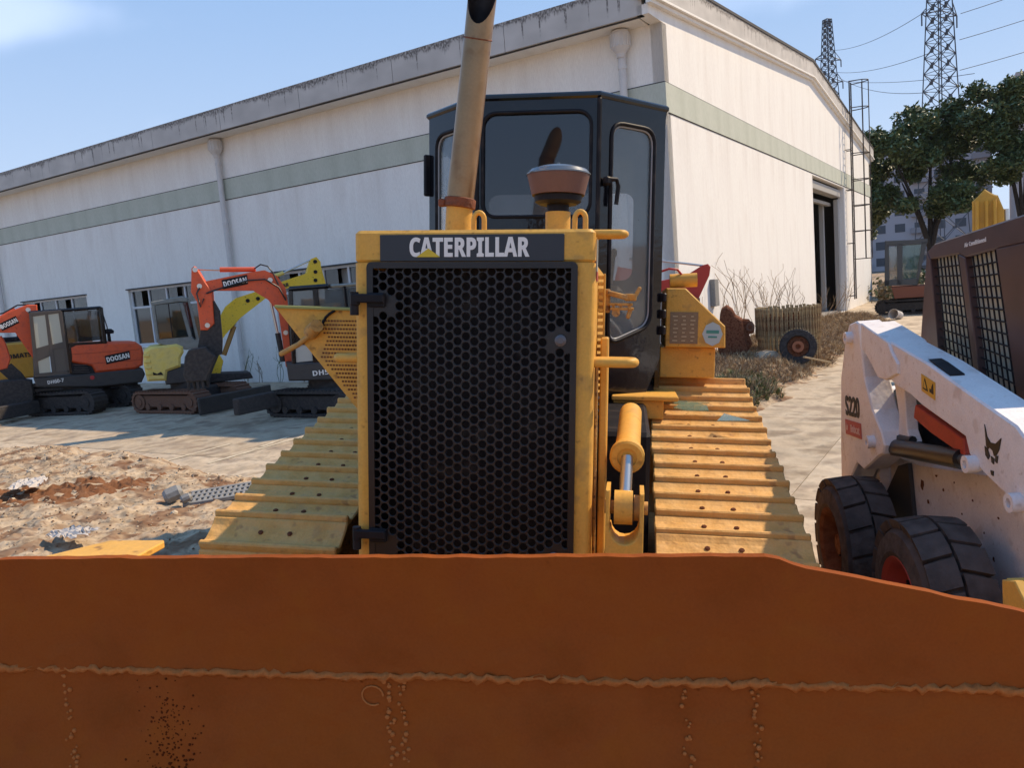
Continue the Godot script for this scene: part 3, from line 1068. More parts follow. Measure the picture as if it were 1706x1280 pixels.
	for i in 22:
		st = S()
		box(st, V(0.478, -0.165 - i * 0.027, -0.33), Vector3(0.021, 0.015, 0.018), 0.002)
		put("louvre_bar", st, M.cat, strip)
	st = S()
	box(st, V(0.469, -0.10, -0.13), Vector3(0.004, 0.14, 0.09))
	put("side_decal", st, plain(rgb(150, 152, 146), 0.5), dz)
	st = S()
	box(st, V(0.4705, -0.17, -0.13), Vector3(0.004, 0.035, 0.09))
	put("side_decal", st, plain(rgb(170, 70, 58), 0.5), dz)
	st = S()
	box(st, V(0, -1.25, -1.75), Vector3(0.86, 0.94, 3.1), 0.03)
	put("main_frame", st, M.black, dz)
	for sx in [-0.575, 0.575]:
		st = S()
		box(st, V(sx, -1.32, -1.95), Vector3(0.27, 0.86, 2.2), 0.02)
		put("side_frame", st, M.black, dz)
	st = S()
	box(st, V(0.50, -0.86, -0.30), Vector3(0.03, 0.9, 0.16), 0.005)
	put("frame_plate", st, M.cat, dz)
	st = S()
	box(st, V(0.475, -1.05, -0.15), Vector3(0.012, 1.1, 0.03), 0.003)
	put("frame_plate", st, M.cat_dirty, dz)
	# grab handles and lifting eyes
	for q in [[0.46, -0.50, 0.62, 1.0], [-0.46, -0.50, -0.57, 1.0], [0.46, -0.012, 0.575, 0.75]]:
		st = S()
		var e: float = q[2]
		var pts := [V(q[0], q[1], -0.06), V(lerpf(q[0], e, 0.8), q[1], -0.06), V(lerpf(q[0], e, 0.95), q[1], -0.075), V(e, q[1], -0.10), V(lerpf(q[0], e, 0.95), q[1], -0.135), V(lerpf(q[0], e, 0.8), q[1], -0.15), V(q[0], q[1], -0.15)]
		tube(st, pts, 0.019 * q[3], 10)
		put("grab_handle", st, M.cat, dz)
	for xx in [-0.03, 0.39]:
		st = S()
		var pts := [V(xx - 0.022, -0.02, -0.3)]
		for i in 9:
			var a := PI - PI * i / 8.0
			pts.append(V(xx + 0.022 * cos(a), 0.07 + 0.03 * sin(a), -0.3))
		pts.append(V(xx + 0.022, -0.02, -0.3))
		tube(st, pts, 0.011, 8)
		put("lifting_eye", st, M.cat, dz)
	# latch on the right side door
	st = S()
	box(st, V(0.545, -0.236, -0.40), Vector3(0.09, 0.022, 0.05), 0.004, Basis(Vector3.BACK, -0.25))
	box(st, V(0.60, -0.245, -0.40), Vector3(0.05, 0.03, 0.045), 0.004)
	box(st, V(0.628, -0.224, -0.40), Vector3(0.016, 0.05, 0.03), 0.004, Basis(Vector3.BACK, -0.5))
	box(st, V(0.56, -0.275, -0.40), Vector3(0.10, 0.012, 0.045), 0.003)
	box(st, V(0.565, -0.293, -0.40), Vector3(0.10, 0.012, 0.045), 0.003)
	for xx in [0.53, 0.56, 0.595]:
		box(st, V(xx, -0.283, -0.40), Vector3(0.012, 0.02, 0.04), 0.002)
	box(st, V(0.595, -0.315, -0.40), Vector3(0.018, 0.04, 0.03), 0.004, Basis(Vector3.BACK, -0.3))
	cyl(st, V(0.54, -0.31, -0.42), V(0.54, -0.31, -0.38), 0.018, -1, 10)
	box(st, V(0.49, -0.26, -0.41), Vector3(0.05, 0.10, 0.03), 0.004)
	put("door_latch", st, M.cat_dirty, dz)
	# exhaust
	st = S()
	var e0 := V(-0.190, -0.03, -0.6)
	var e1 := V(-0.180, 0.17, -0.6)
	cyl(st, e0, e1, 0.060, -1, 24)
	put("exhaust_base", st, M.cat, dz)
	st = S()
	var up := (V(-0.098, 0.90, -0.6) - e1).normalized()
	var ax := Transform3D(frame_of(up), e1)
	lathe(st, [0.062, -0.012, 0.072, -0.008, 0.072, 0.03, 0.064, 0.034], 24, ax)
	box(st, e1 + Vector3(-0.075, 0.01, 0.03), Vector3(0.03, 0.035, 0.03), 0.005)
	put("exhaust_clamp", st, M.rustclamp, dz)
	st = S()
	var e2 := e1 + up * 0.735
	var bend := Vector3(0.22, 0.80, 0.55).normalized()
	var seg := 28
	# straight pipe up to the mitre, then the slanted mouth
	var fx := frame_of(up)
	var mn := (up + bend).normalized()
	var e3 := e2 + bend * 0.20
	var cutn := Vector3(0.05, -0.12, 1.0).normalized()
	var rings := [[], [], [], [], []]
	var norms := []
	for k in seg:
		var a := TAU * k / seg
		var d := fx.x * cos(a) + fx.z * sin(a)
		norms.append(d)
		rings[0].append(e1 + up * 0.02 + d * 0.061)
		rings[1].append(e1 + up * 0.05 + d * 0.062)
		var p1: Vector3 = e2 + d * 0.062
		p1 += up * ((e2 - p1).dot(mn) / up.dot(mn))
		rings[2].append(p1)
		var p2: Vector3 = p1
		p2 += bend * ((e3 - p1).dot(cutn) / bend.dot(cutn))
		rings[3].append(p2)
	for j in 3:
		for k in seg:
			var l := (k + 1) % seg
			tri3(st, rings[j][k], norms[k], rings[j][l], norms[l], rings[j + 1][l], norms[l])
			tri3(st, rings[j][k], norms[k], rings[j + 1][l], norms[l], rings[j + 1][k], norms[k])
	put("exhaust_pipe", st, M.exhaust, dz)
	# the pipe's black bore: an inner wall down to the mitre and on below it
	st = S()
	for k in seg:
		var l := (k + 1) % seg
		var q := []
		for m in [k, l]:
			var p2: Vector3 = rings[3][m] - norms[m] * 0.005
			var p1: Vector3 = rings[2][m] - norms[m] * 0.005
			var p0: Vector3 = p1 - up * 0.5
			q.append([p2, p1, p0])
		tri3(st, q[0][0], -norms[k], q[1][0], -norms[l], q[1][1], -norms[l])
		tri3(st, q[0][0], -norms[k], q[1][1], -norms[l], q[0][1], -norms[k])
		tri3(st, q[0][1], -norms[k], q[1][1], -norms[l], q[1][2], -norms[l])
		tri3(st, q[0][1], -norms[k], q[1][2], -norms[l], q[0][2], -norms[k])
		quad(st, rings[3][k], rings[3][l], q[1][0], q[0][0], e3 - cutn)
	put("exhaust_bore", st, M.black, dz)
	st = S()
	tube(st, rings[2], 0.0035, 5, true)
	put("weld_seam", st, M.rustclamp, dz)
	# air cleaner
	var ac := V(0.27, 0, -0.6)
	st = S()
	lathe(st, [0.056, -0.03, 0.056, 0.135, 0.0, 0.135], 24, Transform3D(Basis.IDENTITY, ac))
	put("intake_stem", st, M.cat, dz)
	st = S()
	lathe(st, [0.050, 0.1352, 0.050, 0.165, 0.085, 0.168, 0.104, 0.180, 0.106, 0.205, 0.116, 0.206], 28, Transform3D(Basis.IDENTITY, ac))
	var bowl := put("air_cleaner", st, M.black, dz)
	st = S()
	lathe(st, [0.112, 0.207, 0.118, 0.209, 0.139, 0.292, 0.139, 0.298], 32, Transform3D(Basis.IDENTITY, ac))
	put("cleaner_body", st, M.cleaner, bowl)
	st = S()
	lathe(st, [0.143, 0.296, 0.143, 0.302, 0.128, 0.318, 0.09, 0.331, 0.03, 0.336, 0.0, 0.337], 32, Transform3D(Basis.IDENTITY, ac))
	lathe(st, [0.007, 0.335, 0.007, 0.352, 0.0, 0.354], 8, Transform3D(Basis.IDENTITY, ac))
	put("cleaner_cap", st, plain(rgb(120, 122, 124), 0.25, 0.6), bowl)
	# open engine door on the left: panel with dark chips for holes, and its stay
	st = S()
	var outl := pairs([-0.935, -0.300, -0.46, -0.312, -0.46, -0.86, -0.60, -0.70, -0.83, -0.43])
	prism(st, outl, -0.312, -0.300, Transform3D(Basis.IDENTITY, Vector3(0, BASE, 0)), 0.002)
	var od := put("engine_door", st, M.cat, dz)
	st = S()
	box(st, V(-0.70, -0.301, -0.30), Vector3(0.47, 0.014, 0.035), 0.003, Basis(Vector3.BACK, -0.025))
	put("door_flange", st, plain(rgb(150, 150, 84), 0.6), od)
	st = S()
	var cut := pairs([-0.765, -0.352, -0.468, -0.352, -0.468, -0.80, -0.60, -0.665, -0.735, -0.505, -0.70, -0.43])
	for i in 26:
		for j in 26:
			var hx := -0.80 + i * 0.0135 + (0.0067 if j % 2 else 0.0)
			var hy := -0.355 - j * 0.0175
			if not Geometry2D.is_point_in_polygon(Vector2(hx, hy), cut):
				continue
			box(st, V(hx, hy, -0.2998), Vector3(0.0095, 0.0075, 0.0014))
	var perf := put("hole_marks", st, M.rust, od)  # dark chips on the face, their colour standing in for shaded holes
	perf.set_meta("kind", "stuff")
	st = S()
	cyl(st, V(-0.772, -0.405, -0.295), V(-0.720, -0.375, -0.235), 0.033, 0.028, 14)
	put("door_knob", st, M.cat_dirty, od)
	st = S()
	tube(st, [V(-0.745, -0.40, -0.27), V(-0.83, -0.46, -0.29), V(-0.93, -0.505, -0.33)], 0.012, 8)
	put("door_stay", st, M.cat_dirty, od)
	st = S()
	tube(st, [V(-0.715, -0.37, -0.28), V(-0.70, -0.34, -0.285), V(-0.685, -0.325, -0.29), V(-0.66, -0.31, -0.29)], 0.006, 6)
	put("door_catch", st, M.black, od)
	build_cab(dz)
	build_tanks(dz)
	for sg in [-1.0, 1.0]:
		if sg > 0:
			build_lift(dz, sg)
		build_track(dz, sg)
	build_blade(dz)

func build_cab(dz: Node3D) -> void:
	var st := S()
	var up := Transform3D(Basis.IDENTITY, Vector3(0, BASE, 0))
	# front frame with the rounded windscreen opening
	var open := rounded(-0.345, 0.285, 0.335, 0.925, 0.085, 6)
	sheet_with_hole(st, around(-0.39, -0.10, 0.385, 1.0, 6), open, -2.03, -2.0, up)
	put("cab_front", st, M.cabpaint, dz)
	st = S()
	prism(st, rounded(-0.347, 0.283, 0.337, 0.927, 0.085, 6), -2.018, -2.012, up)
	put("windscreen", st, M.glass, dz)
	st = S()
	var pts := []
	for p in open:
		pts.append(Vector3(p.x, p.y + BASE, -1.997))
	tube(st, pts, 0.012, 6, true)
	put("windscreen_seal", st, M.black, dz)
	for sg in [-1.0, 1.0]:
		# slanted door
		var d := Vector3(0.715 * sg, 0, -0.70)
		var n := Vector3(0.70 * sg, 0, 0.715)
		var xf := Transform3D(Basis(d, Vector3.UP, n), V(0.385 * sg, 0, -2.0))
		var out := PackedVector2Array()
		var hole := PackedVector2Array()
		var o4 := [Vector2(0.578, -0.62), Vector2(0.578, 1.0), Vector2(0.012, 1.0), Vector2(0.012, -0.80)]
		var h4 := [Vector2(0.478, -0.40), Vector2(0.478, 0.87), Vector2(0.10, 0.87), Vector2(0.10, -0.52)]
		for i in 4:
			var a: Vector2 = h4[(i + 3) % 4]
			var b: Vector2 = h4[i]
			var c: Vector2 = h4[(i + 1) % 4]
			var r := 0.10
			var p := b + (a - b).normalized() * r
			var q := b + (c - b).normalized() * r
			for k in 6:
				var t := k / 5.0
				hole.append(p.lerp(b, t).lerp(b.lerp(q, t), t))
				out.append(o4[i])
		for i in 6:
			out[i] = Vector2(lerpf(0.45, 0.578, i / 5.0), lerpf(-0.855, -0.62, i / 5.0))
		st = S()
		sheet_with_hole(st, out, hole, -0.035, 0.0, xf)
		var door := put("cab_door", st, M.cabpaint, dz)
		st = S()
		prism(st, hole, -0.02, -0.014, xf)
		put("door_pane", st, M.clear, door)
		st = S()
		var ring := []
		for p in hole:
			ring.append(xf * Vector3(p.x, p.y, 0.002))
		tube(st, ring, 0.013, 6, true)
		put("pane_seal", st, M.black, door)
		ring = []
		var ctr := Vector2(0.3, 0.2)
		for p in hole:
			ring.append(xf * Vector3(lerpf(p.x, ctr.x, 0.06), lerpf(p.y, ctr.y, 0.022), -0.008))
		st = S()
		tube(st, ring, 0.007, 5, true)
		put("seal_trim", st, plain(rgb(150, 148, 148), 0.4), door)
		# post between windscreen and door, handle, hinges
		st = S()
		box(st, V(0.383 * sg, 0.1, -2.005), Vector3(0.028, 1.8, 0.05), 0.008)
		put("cab_post", st, M.black, dz)
		st = S()
		box(st, xf * Vector3(0.045, 0.50, 0.03), Vector3(0.05, 0.05, 0.05), 0.01, xf.basis)
		tube(st, [xf * Vector3(0.04, 0.51, 0.04), xf * Vector3(0.10, 0.51, 0.055), xf * Vector3(0.115, 0.47, 0.055), xf * Vector3(0.105, 0.36, 0.05)], 0.014, 8)
		put("door_handle", st, M.black, door)
		for yy in ([0.62] if sg < 0 else [-0.21, -0.32, -0.43]):
			st = S()
			box(st, xf * Vector3(0.584, yy, 0.012), Vector3(0.03, 0.28 if sg < 0 else 0.06, 0.05), 0.008, xf.basis)
			put("door_hinge", st, M.black, door)
		# side wall behind the door
		st = S()
		sheet_with_hole(st, around(-3.62, -0.82, -2.415, 1.0), rounded(-3.45, 0.05, -2.60, 0.85, 0.08), 0.768 * sg, 0.798 * sg, side_plane())
		var side := put("cab_side", st, M.cabpaint, dz)
		st = S()
		prism(st, rounded(-3.452, 0.048, -2.598, 0.852, 0.08), 0.781 * sg, 0.786 * sg, side_plane())
		put("side_pane", st, M.clear, side)
	st = S()
	sheet_with_hole(st, around(-0.767, -0.82, 0.767, 1.0), rounded(-0.60, -0.05, 0.60, 0.66, 0.08), -3.62, -3.59, up)
	put("cab_rear", st, M.cabpaint, dz)
	st = S()
	prism(st, rounded(-0.602, -0.052, 0.602, 0.662, 0.08), -3.606, -3.601, up)
	put("rear_pane", st, M.clear, dz)
	st = S()
	var pl := pairs([-0.393, 1.985, 0.393, 1.985, 0.818, 2.405, 0.818, 3.64, -0.818, 3.64, -0.818, 2.405])
	prism(st, pl, 1.0, 1.04, plan(), 0.012)
	put("cab_roof", st, M.cabpaint, dz)
	st = S()
	prism(st, pairs([-0.39, 2.03, 0.39, 2.03, 0.765, 2.44, 0.765, 3.58, -0.765, 3.58, -0.765, 2.44]), -0.86, -0.80, plan())
	put("cab_floor", st, M.black, dz)
	st = S()
	box(st, V(0, -0.30, -2.99), Vector3(0.54, 0.14, 0.5), 0.04)
	box(st, V(0, 0.05, -3.25), Vector3(0.52, 0.66, 0.13), 0.05, Basis(Vector3.RIGHT, 0.12))
	box(st, V(0, -0.58, -3.0), Vector3(0.4, 0.42, 0.42), 0.03)
	put("driver_seat", st, M.seat, dz)
	st = S()
	box(st, V(0.0, 0.05, -2.16), Vector3(0.70, 0.36, 0.20), 0.05)
	put("dashboard", st, M.black, dz)
	for sg in [-1.0, 1.0]:
		st = S()
		box(st, V(sg * 0.45, -0.22, -2.95), Vector3(0.18, 0.20, 0.55), 0.04)
		put("arm_rest", st, M.black, dz)
	st = S()
	cyl(st, V(0.45, -0.12, -2.76), V(0.47, 0.10, -2.70), 0.014, -1, 8)
	box(st, V(0.472, 0.11, -2.698), Vector3(0.04, 0.06, 0.04), 0.012)
	put("control_lever", st, M.black, dz)

func build_tanks(dz: Node3D) -> void:
	for sg in [-1.0, 1.0]:
		var st := S()
		var up := Transform3D(Basis.IDENTITY, Vector3(0, BASE, 0))
		var q := PackedVector2Array()
		for p in pairs([0.84, -0.14, 0.97, -0.14, 1.245, -0.40, 1.25, -0.55, 0.84, -0.55]):
			q.append(Vector2(p.x * sg, p.y))
		prism(st, q, -3.5, -2.6, up, 0.008)
		var tank := put("fuel_tank", st, M.cat, dz)
		st = S()
		box(st, V(1.0 * sg, -0.66, -3.0), Vector3(0.38, 0.216, 0.66), 0.006)
		put("tank_support", st, M.cat, tank)
		if sg < 0:
			continue
		st = S()
		box(st, V(0.965, -0.415, -2.597), Vector3(0.19, 0.22, 0.006))
		put("spec_plate", st, surface(patch_texture([rgb(124, 100, 72), rgb(140, 114, 82)], 131, 0.05, 3, 128), 0.5, 6.0), tank)
		st = S()
		for i in 7:
			var yy := -0.335 - i * 0.028
			for j in 3:
				box(st, V(0.905 + j * 0.058 + 0.004 * (i % 2), yy, -2.5935), Vector3(0.034 - 0.008 * ((i + j) % 3), 0.006, 0.001))
		var rows := put("plate_print", st, plain(rgb(196, 176, 140), 0.6), tank)
		rows.set_meta("kind", "stuff")
		st = S()
		prism(st, pairs([1.09, -0.455, 1.115, -0.395, 1.16, -0.372, 1.205, -0.395, 1.228, -0.455, 1.205, -0.515, 1.16, -0.538, 1.115, -0.515]), -2.599, -2.595, up)
		put("round_sticker", st, plain(rgb(176, 190, 190), 0.5), tank)
		st = S()
		box(st, V(1.16, -0.44, -2.5935), Vector3(0.085, 0.022, 0.001))
		box(st, V(1.16, -0.475, -2.5935), Vector3(0.06, 0.012, 0.001))
		put("sticker_band", st, plain(rgb(70, 140, 130), 0.5), tank)
		st = S()
		cyl(st, V(0.87, -0.085, -2.80), V(1.06, -0.075, -2.80), 0.05, -1, 14)
		put("filler_tube", st, M.cat, tank)
		st = S()
		tube(st, [V(0.80, -0.02, -2.75), V(0.86, 0.0, -2.75), V(0.92, -0.005, -2.76), V(0.95, -0.04, -2.78)], 0.009, 6)
		put("fuel_hose", st, plain(rgb(180, 40, 36), 0.5), tank)
		# step plate below the door
		st = S()
		box(st, V(0.70, -0.855, -2.30), Vector3(0.42, 0.03, 0.5), 0.006)
		box(st, V(0.66, -0.93, -2.10), Vector3(0.32, 0.12, 0.03), 0.006)
		put("step_plate", st, M.cat, dz)

func build_lift(dz: Node3D, sg: float) -> void:
	var st := S()
	var a := V(0.612 * sg, -0.79, -0.82)
	var b := V(0.600 * sg, -0.89, -0.20)
	cyl(st, a, b, 0.052, -1, 22)
	var lift := put("lift_cylinder", st, M.cat, dz)
	st = S()
	lathe(st, [0.052, -0.05, 0.066, -0.05, 0.070, -0.03, 0.070, 0.0, 0.062, 0.008, 0.040, 0.008, 0.040, -0.008, 0.0, -0.008], 26, Transform3D(frame_of(b - a), b))
	put("cylinder_gland", st, M.cat, lift)
	st = S()
	var c := V(0.596 * sg, -1.06, -0.06)
	cyl(st, b, c, 0.024, -1, 16)
	put("piston_rod", st, M.steel, lift)
	st = S()
	cyl(st, V((0.596 - 0.040) * sg, -1.06, -0.06), V((0.596 + 0.030) * sg, -1.06, -0.06), 0.066, -1, 22)
	put("rod_eye", st, M.cat, lift)
	st = S()
	cyl(st, V((0.596 + 0.034) * sg, -1.06, -0.06), V((0.596 + 0.058) * sg, -1.06, -0.06), 0.05, -1, 16)
	cyl(st, V((0.596 - 0.078) * sg, -1.06, -0.06), V((0.596 + 0.088) * sg, -1.06, -0.06), 0.026, -1, 16)
	put("pivot_pin", st, M.cat_dirty, lift)
	# upright of the blade frame with its fork
	st = S()
	var q := PackedVector2Array()
	for p in [Vector2(0.525, -1.75), Vector2(0.668, -1.75), Vector2(0.668, -0.985), Vector2(0.652, -0.985), Vector2(0.652, -1.13)]:
		q.append(p)
	for i in 9:
		var t := PI * i / 8.0
		q.append(Vector2(0.597 + 0.053 * cos(t), -1.13 - 0.053 * sin(t)))
	for p in [Vector2(0.540, -1.13), Vector2(0.540, -0.975), Vector2(0.525, -0.975)]:
		q.append(p)
	var qq := PackedVector2Array()
	for p in q:
		qq.append(Vector2(p.x * sg, p.y))
	prism(st, qq, -0.13, 0.03, Transform3D(Basis.IDENTITY, Vector3(0, BASE, 0)), 0.004)
	var arm := put("frame_upright", st, M.cat, dz)
	st = S()
	lathe(st, [0.006, 0.001, 0.008, 0.007, 0.013, 0.007, 0.015, -0.004], 14, Transform3D(Basis(Vector3.RIGHT, PI / 2), V(0.597 * sg, -1.33, 0.03)))
	put("grease_plug", st, M.rust, arm)
	st = S()
	box(st, V(0.60 * sg, -1.66, 0.52), Vector3(0.16, 0.18, 1.3), 0.02)
	put("push_arm", st, M.cat_dirty, dz)

func track_loop() -> PackedVector2Array:
	# the chain's outline in (z, y): idler, raised sprocket, rear idler
	var pts := PackedVector2Array()
	for c in [[-0.74, -1.65, 0.315], [-2.92, -1.20, 0.37], [-3.25, -1.65, 0.315]]:
		for k in 72:
			var a := TAU * k / 72
			pts.append(Vector2(c[0] + c[2] * cos(a), c[1] + c[2] * sin(a)))
	var h := Geometry2D.convex_hull(pts)
	h.remove_at(h.size() - 1)
	return h

func build_track(dz: Node3D, sg: float) -> void:
	var loop := track_loop()
	var n := loop.size()
	var total := 0.0
	for i in n:
		total += loop[i].distance_to(loop[(i + 1) % n])
	var count := int(round(total / 0.190))
	var pitch := total / count
	var tr := Node3D.new()
	tr.name = "track"
	dz.add_child(tr, true)
	# shoe: plate with one tall grouser and bolt heads
	var st := S()
	var half := 0.3475
	var sec := pairs([-0.098, -0.018, -0.100, 0.000, -0.094, 0.007, -0.084, 0.009, -0.070, 0.004, -0.050, -0.001, 0.020, 0.000, 0.040, 0.004, 0.054, 0.016, 0.062, 0.031, 0.070, 0.038, 0.080, 0.039, 0.088, 0.034, 0.093, 0.018, 0.096, -0.018])
	prism(st, sec, -half, half, Transform3D(Basis(Vector3(0, 0, 1), Vector3(0, 1, 0), Vector3(1, 0, 0)), Vector3.ZERO), 0.006)
	var shoe := st.commit()
	st = S()
	lathe(st, [0.013, -0.006, 0.013, 0.005, 0.007, 0.008, 0.0, 0.008], 6)
	var bolt := st.commit()
	var perim := 0.0
	var seg := 0
	var acc := 0.0
	rng.seed = 900 + int(sg)
	for k in count:
		var s := (k + (0.35 if sg > 0 else 0.1)) * pitch
		while acc + loop[seg].distance_to(loop[(seg + 1) % n]) < s:
			acc += loop[seg].distance_to(loop[(seg + 1) % n])
			seg = (seg + 1) % n
		var a := loop[seg]
		var b := loop[(seg + 1) % n]
		var t := (s - acc) / a.distance_to(b)
		var p := a.lerp(b, t)
		# smooth direction over half a pitch
		var d := (b - a).normalized()
		var nn := Vector2(d.y, -d.x)
		var xd := Vector3(1, 0, 0)
		var yd := Vector3(0, nn.y, nn.x)
		var zd := xd.cross(yd)
		var wob := Basis(Vector3.UP, rng.randf_range(-0.006, 0.006)) * Basis(Vector3.RIGHT, rng.randf_range(-0.03, 0.03))
		var sh := put_mesh("shoe", shoe, M.shoe[rng.randi() % 4], tr, Transform3D(Basis(xd, yd, zd) * wob, V(1.0875 * sg + rng.randf_range(-0.006, 0.006), p.y, p.x)))
		if p.x > -2.9 and nn.y > -0.2:
			for bx in [-0.095, 0.055]:
				put_mesh("bolt", bolt, M.rust, tr, sh.transform * Transform3D(Basis(Vector3.UP, rng.randf() * 3.0), Vector3(bx - 0.02 * sg, 0.0, -0.016)))
	# links, frame and rollers inside the loop
	st = S()
	var inner := Geometry2D.offset_polygon(loop, -0.035)[0]
	var inner2 := Geometry2D.offset_polygon(loop, -0.13)[0]
	for s2 in [-0.09, 0.09]:
		for i in inner.size():
			pass
	var ctr := Vector2(-2.2, -1.5)
	var m := 48
	for s2 in [-0.085, 0.085]:
		for i in m:
			var p0 := along(inner, float(i) / m)
			var p1 := along(inner, float(i + 1) / m)
			var d := p1 - p0
			var mid := (p0 + p1) / 2
			mid += (ctr - mid).normalized() * 0.035
			box(st, V(1.0875 * sg + s2, mid.y, mid.x), Vector3(0.05, 0.085, d.length() * 1.04), 0.008, Basis(Vector3.RIGHT, atan2(-d.y, d.x)))
	put("track_chain", st, M.rust, tr)
	st = S()
	prism(st, Geometry2D.offset_polygon(loop, -0.15)[0], 1.0875 * sg - 0.13, 1.0875 * sg + 0.13, side_plane())
	put("track_frame", st, M.cat_dirty, tr)

func along(loop: PackedVector2Array, t: float) -> Vector2:
	var total := 0.0
	var n := loop.size()
	for i in n:
		total += loop[i].distance_to(loop[(i + 1) % n])
	var s := fmod(t, 1.0) * total
	for i in n:
		var l := loop[i].distance_to(loop[(i + 1) % n])
		if s <= l:
			return loop[i].lerp(loop[(i + 1) % n], s / l)
		s -= l
	return loop[0]

func blade_top(x: float) -> float:
	var a := absf(x)
	if a < 0.86:
		return 0.0
	if a < 1.40:
		return -0.128 * smoothstep(0.86, 0.98, a) * (a - 0.86) / 0.54 - 0.0
	return -0.128 - (a - 1.40) * 0.6

func blade_face(y: float) -> float:
	# the concave mouldboard: forward offset of its face at the height y below the rim
	var t := clampf(-y / 1.08, 0.0, 1.0)
	return -0.30 * t * (1.0 - t) + 0.10 * t * t

func build_blade(dz: Node3D) -> void:
	var node := Node3D.new()
	node.name = "blade"
	dz.add_child(node, true)
	node.transform = Transform3D(Basis(Vector3.BACK, 0.060), V(0.0, -0.858, 1.30))
	var dent := noise(610, 1.2, 3)
	var rust := noise(611, 22.0, 4)
	var W := 1.62
	var weld := -0.300
	# face plates
	for part in 2:
		var st := S()
		var nx := 120
		var ny := 14 if part == 0 else 40
		var grid := []
		for j in ny + 1:
			var row := []
			for i in nx + 1:
				var x := lerpf(-W, W, float(i) / nx)
				var top := blade_top(x) if part == 0 else weld
				var bot := weld if part == 0 else -1.08
				var y := lerpf(top, bot, float(j) / ny)
				if part == 0 and j == 0:
					y += 0.004 * dent.get_noise_1d(x * 9.0)
				var z := blade_face(y) + 0.006 * dent.get_noise_2d(x * 1.5, y * 1.5)
				if part == 1:
					z -= 0.004
				row.append(Vector3(x, y, z))
			grid.append(row)
		for j in ny:
			for i in nx:
				var v := [grid[j][i], grid[j][i + 1], grid[j + 1][i + 1], grid[j + 1][i]]
				var nv := []
				var cv := []
				for q in [[j, i], [j, i + 1], [j + 1, i + 1], [j + 1, i]]:
					var jj: int = q[0]
					var ii: int = q[1]
					var dx: Vector3 = grid[jj][mini(ii + 1, nx)] - grid[jj][maxi(ii - 1, 0)]
					var dy: Vector3 = grid[mini(jj + 1, ny)][ii] - grid[maxi(jj - 1, 0)][ii]
					var nn := dy.cross(dx).normalized()
					if nn.z < 0:
						nn = -nn
					nv.append(nn)
					var p: Vector3 = grid[jj][ii]
					cv.append(Color(1, 1, 1))
				for o in [[0, 1, 2], [0, 2, 3]]:
					tri3(st, v[o[0]], nv[o[0]], v[o[1]], nv[o[1]], v[o[2]], nv[o[2]])
		# back and rims
		var back := 0.024
		var face_st := st
		st = S()
		for j in ny:
			for i in nx:
				quad(st, grid[j][i] - Vector3(0, 0, back), grid[j][i + 1] - Vector3(0, 0, back), grid[j + 1][i + 1] - Vector3(0, 0, back), grid[j + 1][i] - Vector3(0, 0, back), grid[j][i] + Vector3(0, 0, 1))
		for i in nx:
			for j in ([0] if part == 0 else [ny]):
				quad(face_st, grid[j][i], grid[j][i + 1], grid[j][i + 1] - Vector3(0, 0, back), grid[j][i] - Vector3(0, 0, back), Vector3(grid[j][i].x, -0.5, 0))
		for j in ny:
			for i in [0, nx]:
				quad(st, grid[j][i], grid[j + 1][i], grid[j + 1][i] - Vector3(0, 0, back), grid[j][i] - Vector3(0, 0, back), Vector3(0, grid[j][i].y, 0))
		var fp := put("upper_plate" if part == 0 else "mouldboard", face_st, M.blade, node)
		put("plate_back", st, M.cat, fp)
	# long weld between the plates
	rng.seed = 321
	var st := S()
	bead(st, Vector3(-1.58, weld, 0), Vector3(1.58, weld, 0), 0.0105, dent, 0.006)
	put("weld_bead", st, M.weld, node)
	for q in [[-0.80, 0.02], [0.045, 0.012], [0.075, 0.02], [0.72, 0.01], [0.87, 0.015]]:
		st = S()
		bead(st, Vector3(q[0], weld - 0.015, 0), Vector3(q[0] + q[1], weld - 0.55, 0), 0.0055, dent, 0.004, true)
		put("weld_spatter", st, M.weld, node).set_meta("kind", "stuff")
	st = S()
	var ring := []
	for i in 14:
		var a := TAU * i / 14 * 0.9
		var p := Vector3(0.005 + 0.026 * cos(a), weld - 0.05 + 0.024 * sin(a), 0)
		p.z = blade_face(p.y) - 0.002
		ring.append(p)
	tube(st, ring, 0.0025, 5)
	put("weld_ring", st, M.weld, node)
	# pitted rust
	var pit_m := plain(rgb(84, 38, 18), 0.95)
	pit_m.metallic_specular = 0.1
	st = S()
	for i in 230:
		var gx := rng.randfn(-0.53, 0.035)
		var gy := rng.randfn(weld - 0.17, 0.07)
		if gy > weld - 0.02:
			continue
		var s := rng.randf_range(0.0008, 0.0028)
		var p := Vector3(gx, gy, blade_face(gy) - 0.0015)
		lathe(st, [s * 1.6, -0.002, s * 1.2, 0.0004, 0, 0.0005], 5, Transform3D(Basis(Vector3.RIGHT, PI / 2), p))
	var pits := put("rust_pits", st, pit_m, node)
	pits.set_meta("kind", "stuff")
	# flat gusset behind the rim and stiffening ribs at the back
	st = S()
	prism(st, pairs([-0.80, 0.028, -0.715, 0.165, -0.565, 0.165, -0.555, 0.15, -0.548, 0.028]), -0.022, -0.004, Transform3D(Basis(Vector3(1, 0, 0), Vector3(0, 0, -1), Vector3(0, 1, 0)), Vector3(0, 0, 0)), 0.003)
	put("rim_gusset", st, M.cat, node)
	for xx in [-1.2, -0.4, 0.4, 1.2]:
		st = S()
		box(st, Vector3(xx, -0.62, -0.20), Vector3(0.05, 0.7, 0.22), 0.006)
		put("rib", st, M.cat, node)
	st = S()
	box(st, Vector3(0, -1.10, 0.10), Vector3(3.2, 0.12, 0.025), 0.004)
	put("cutting_edge", st, M.rust, node)

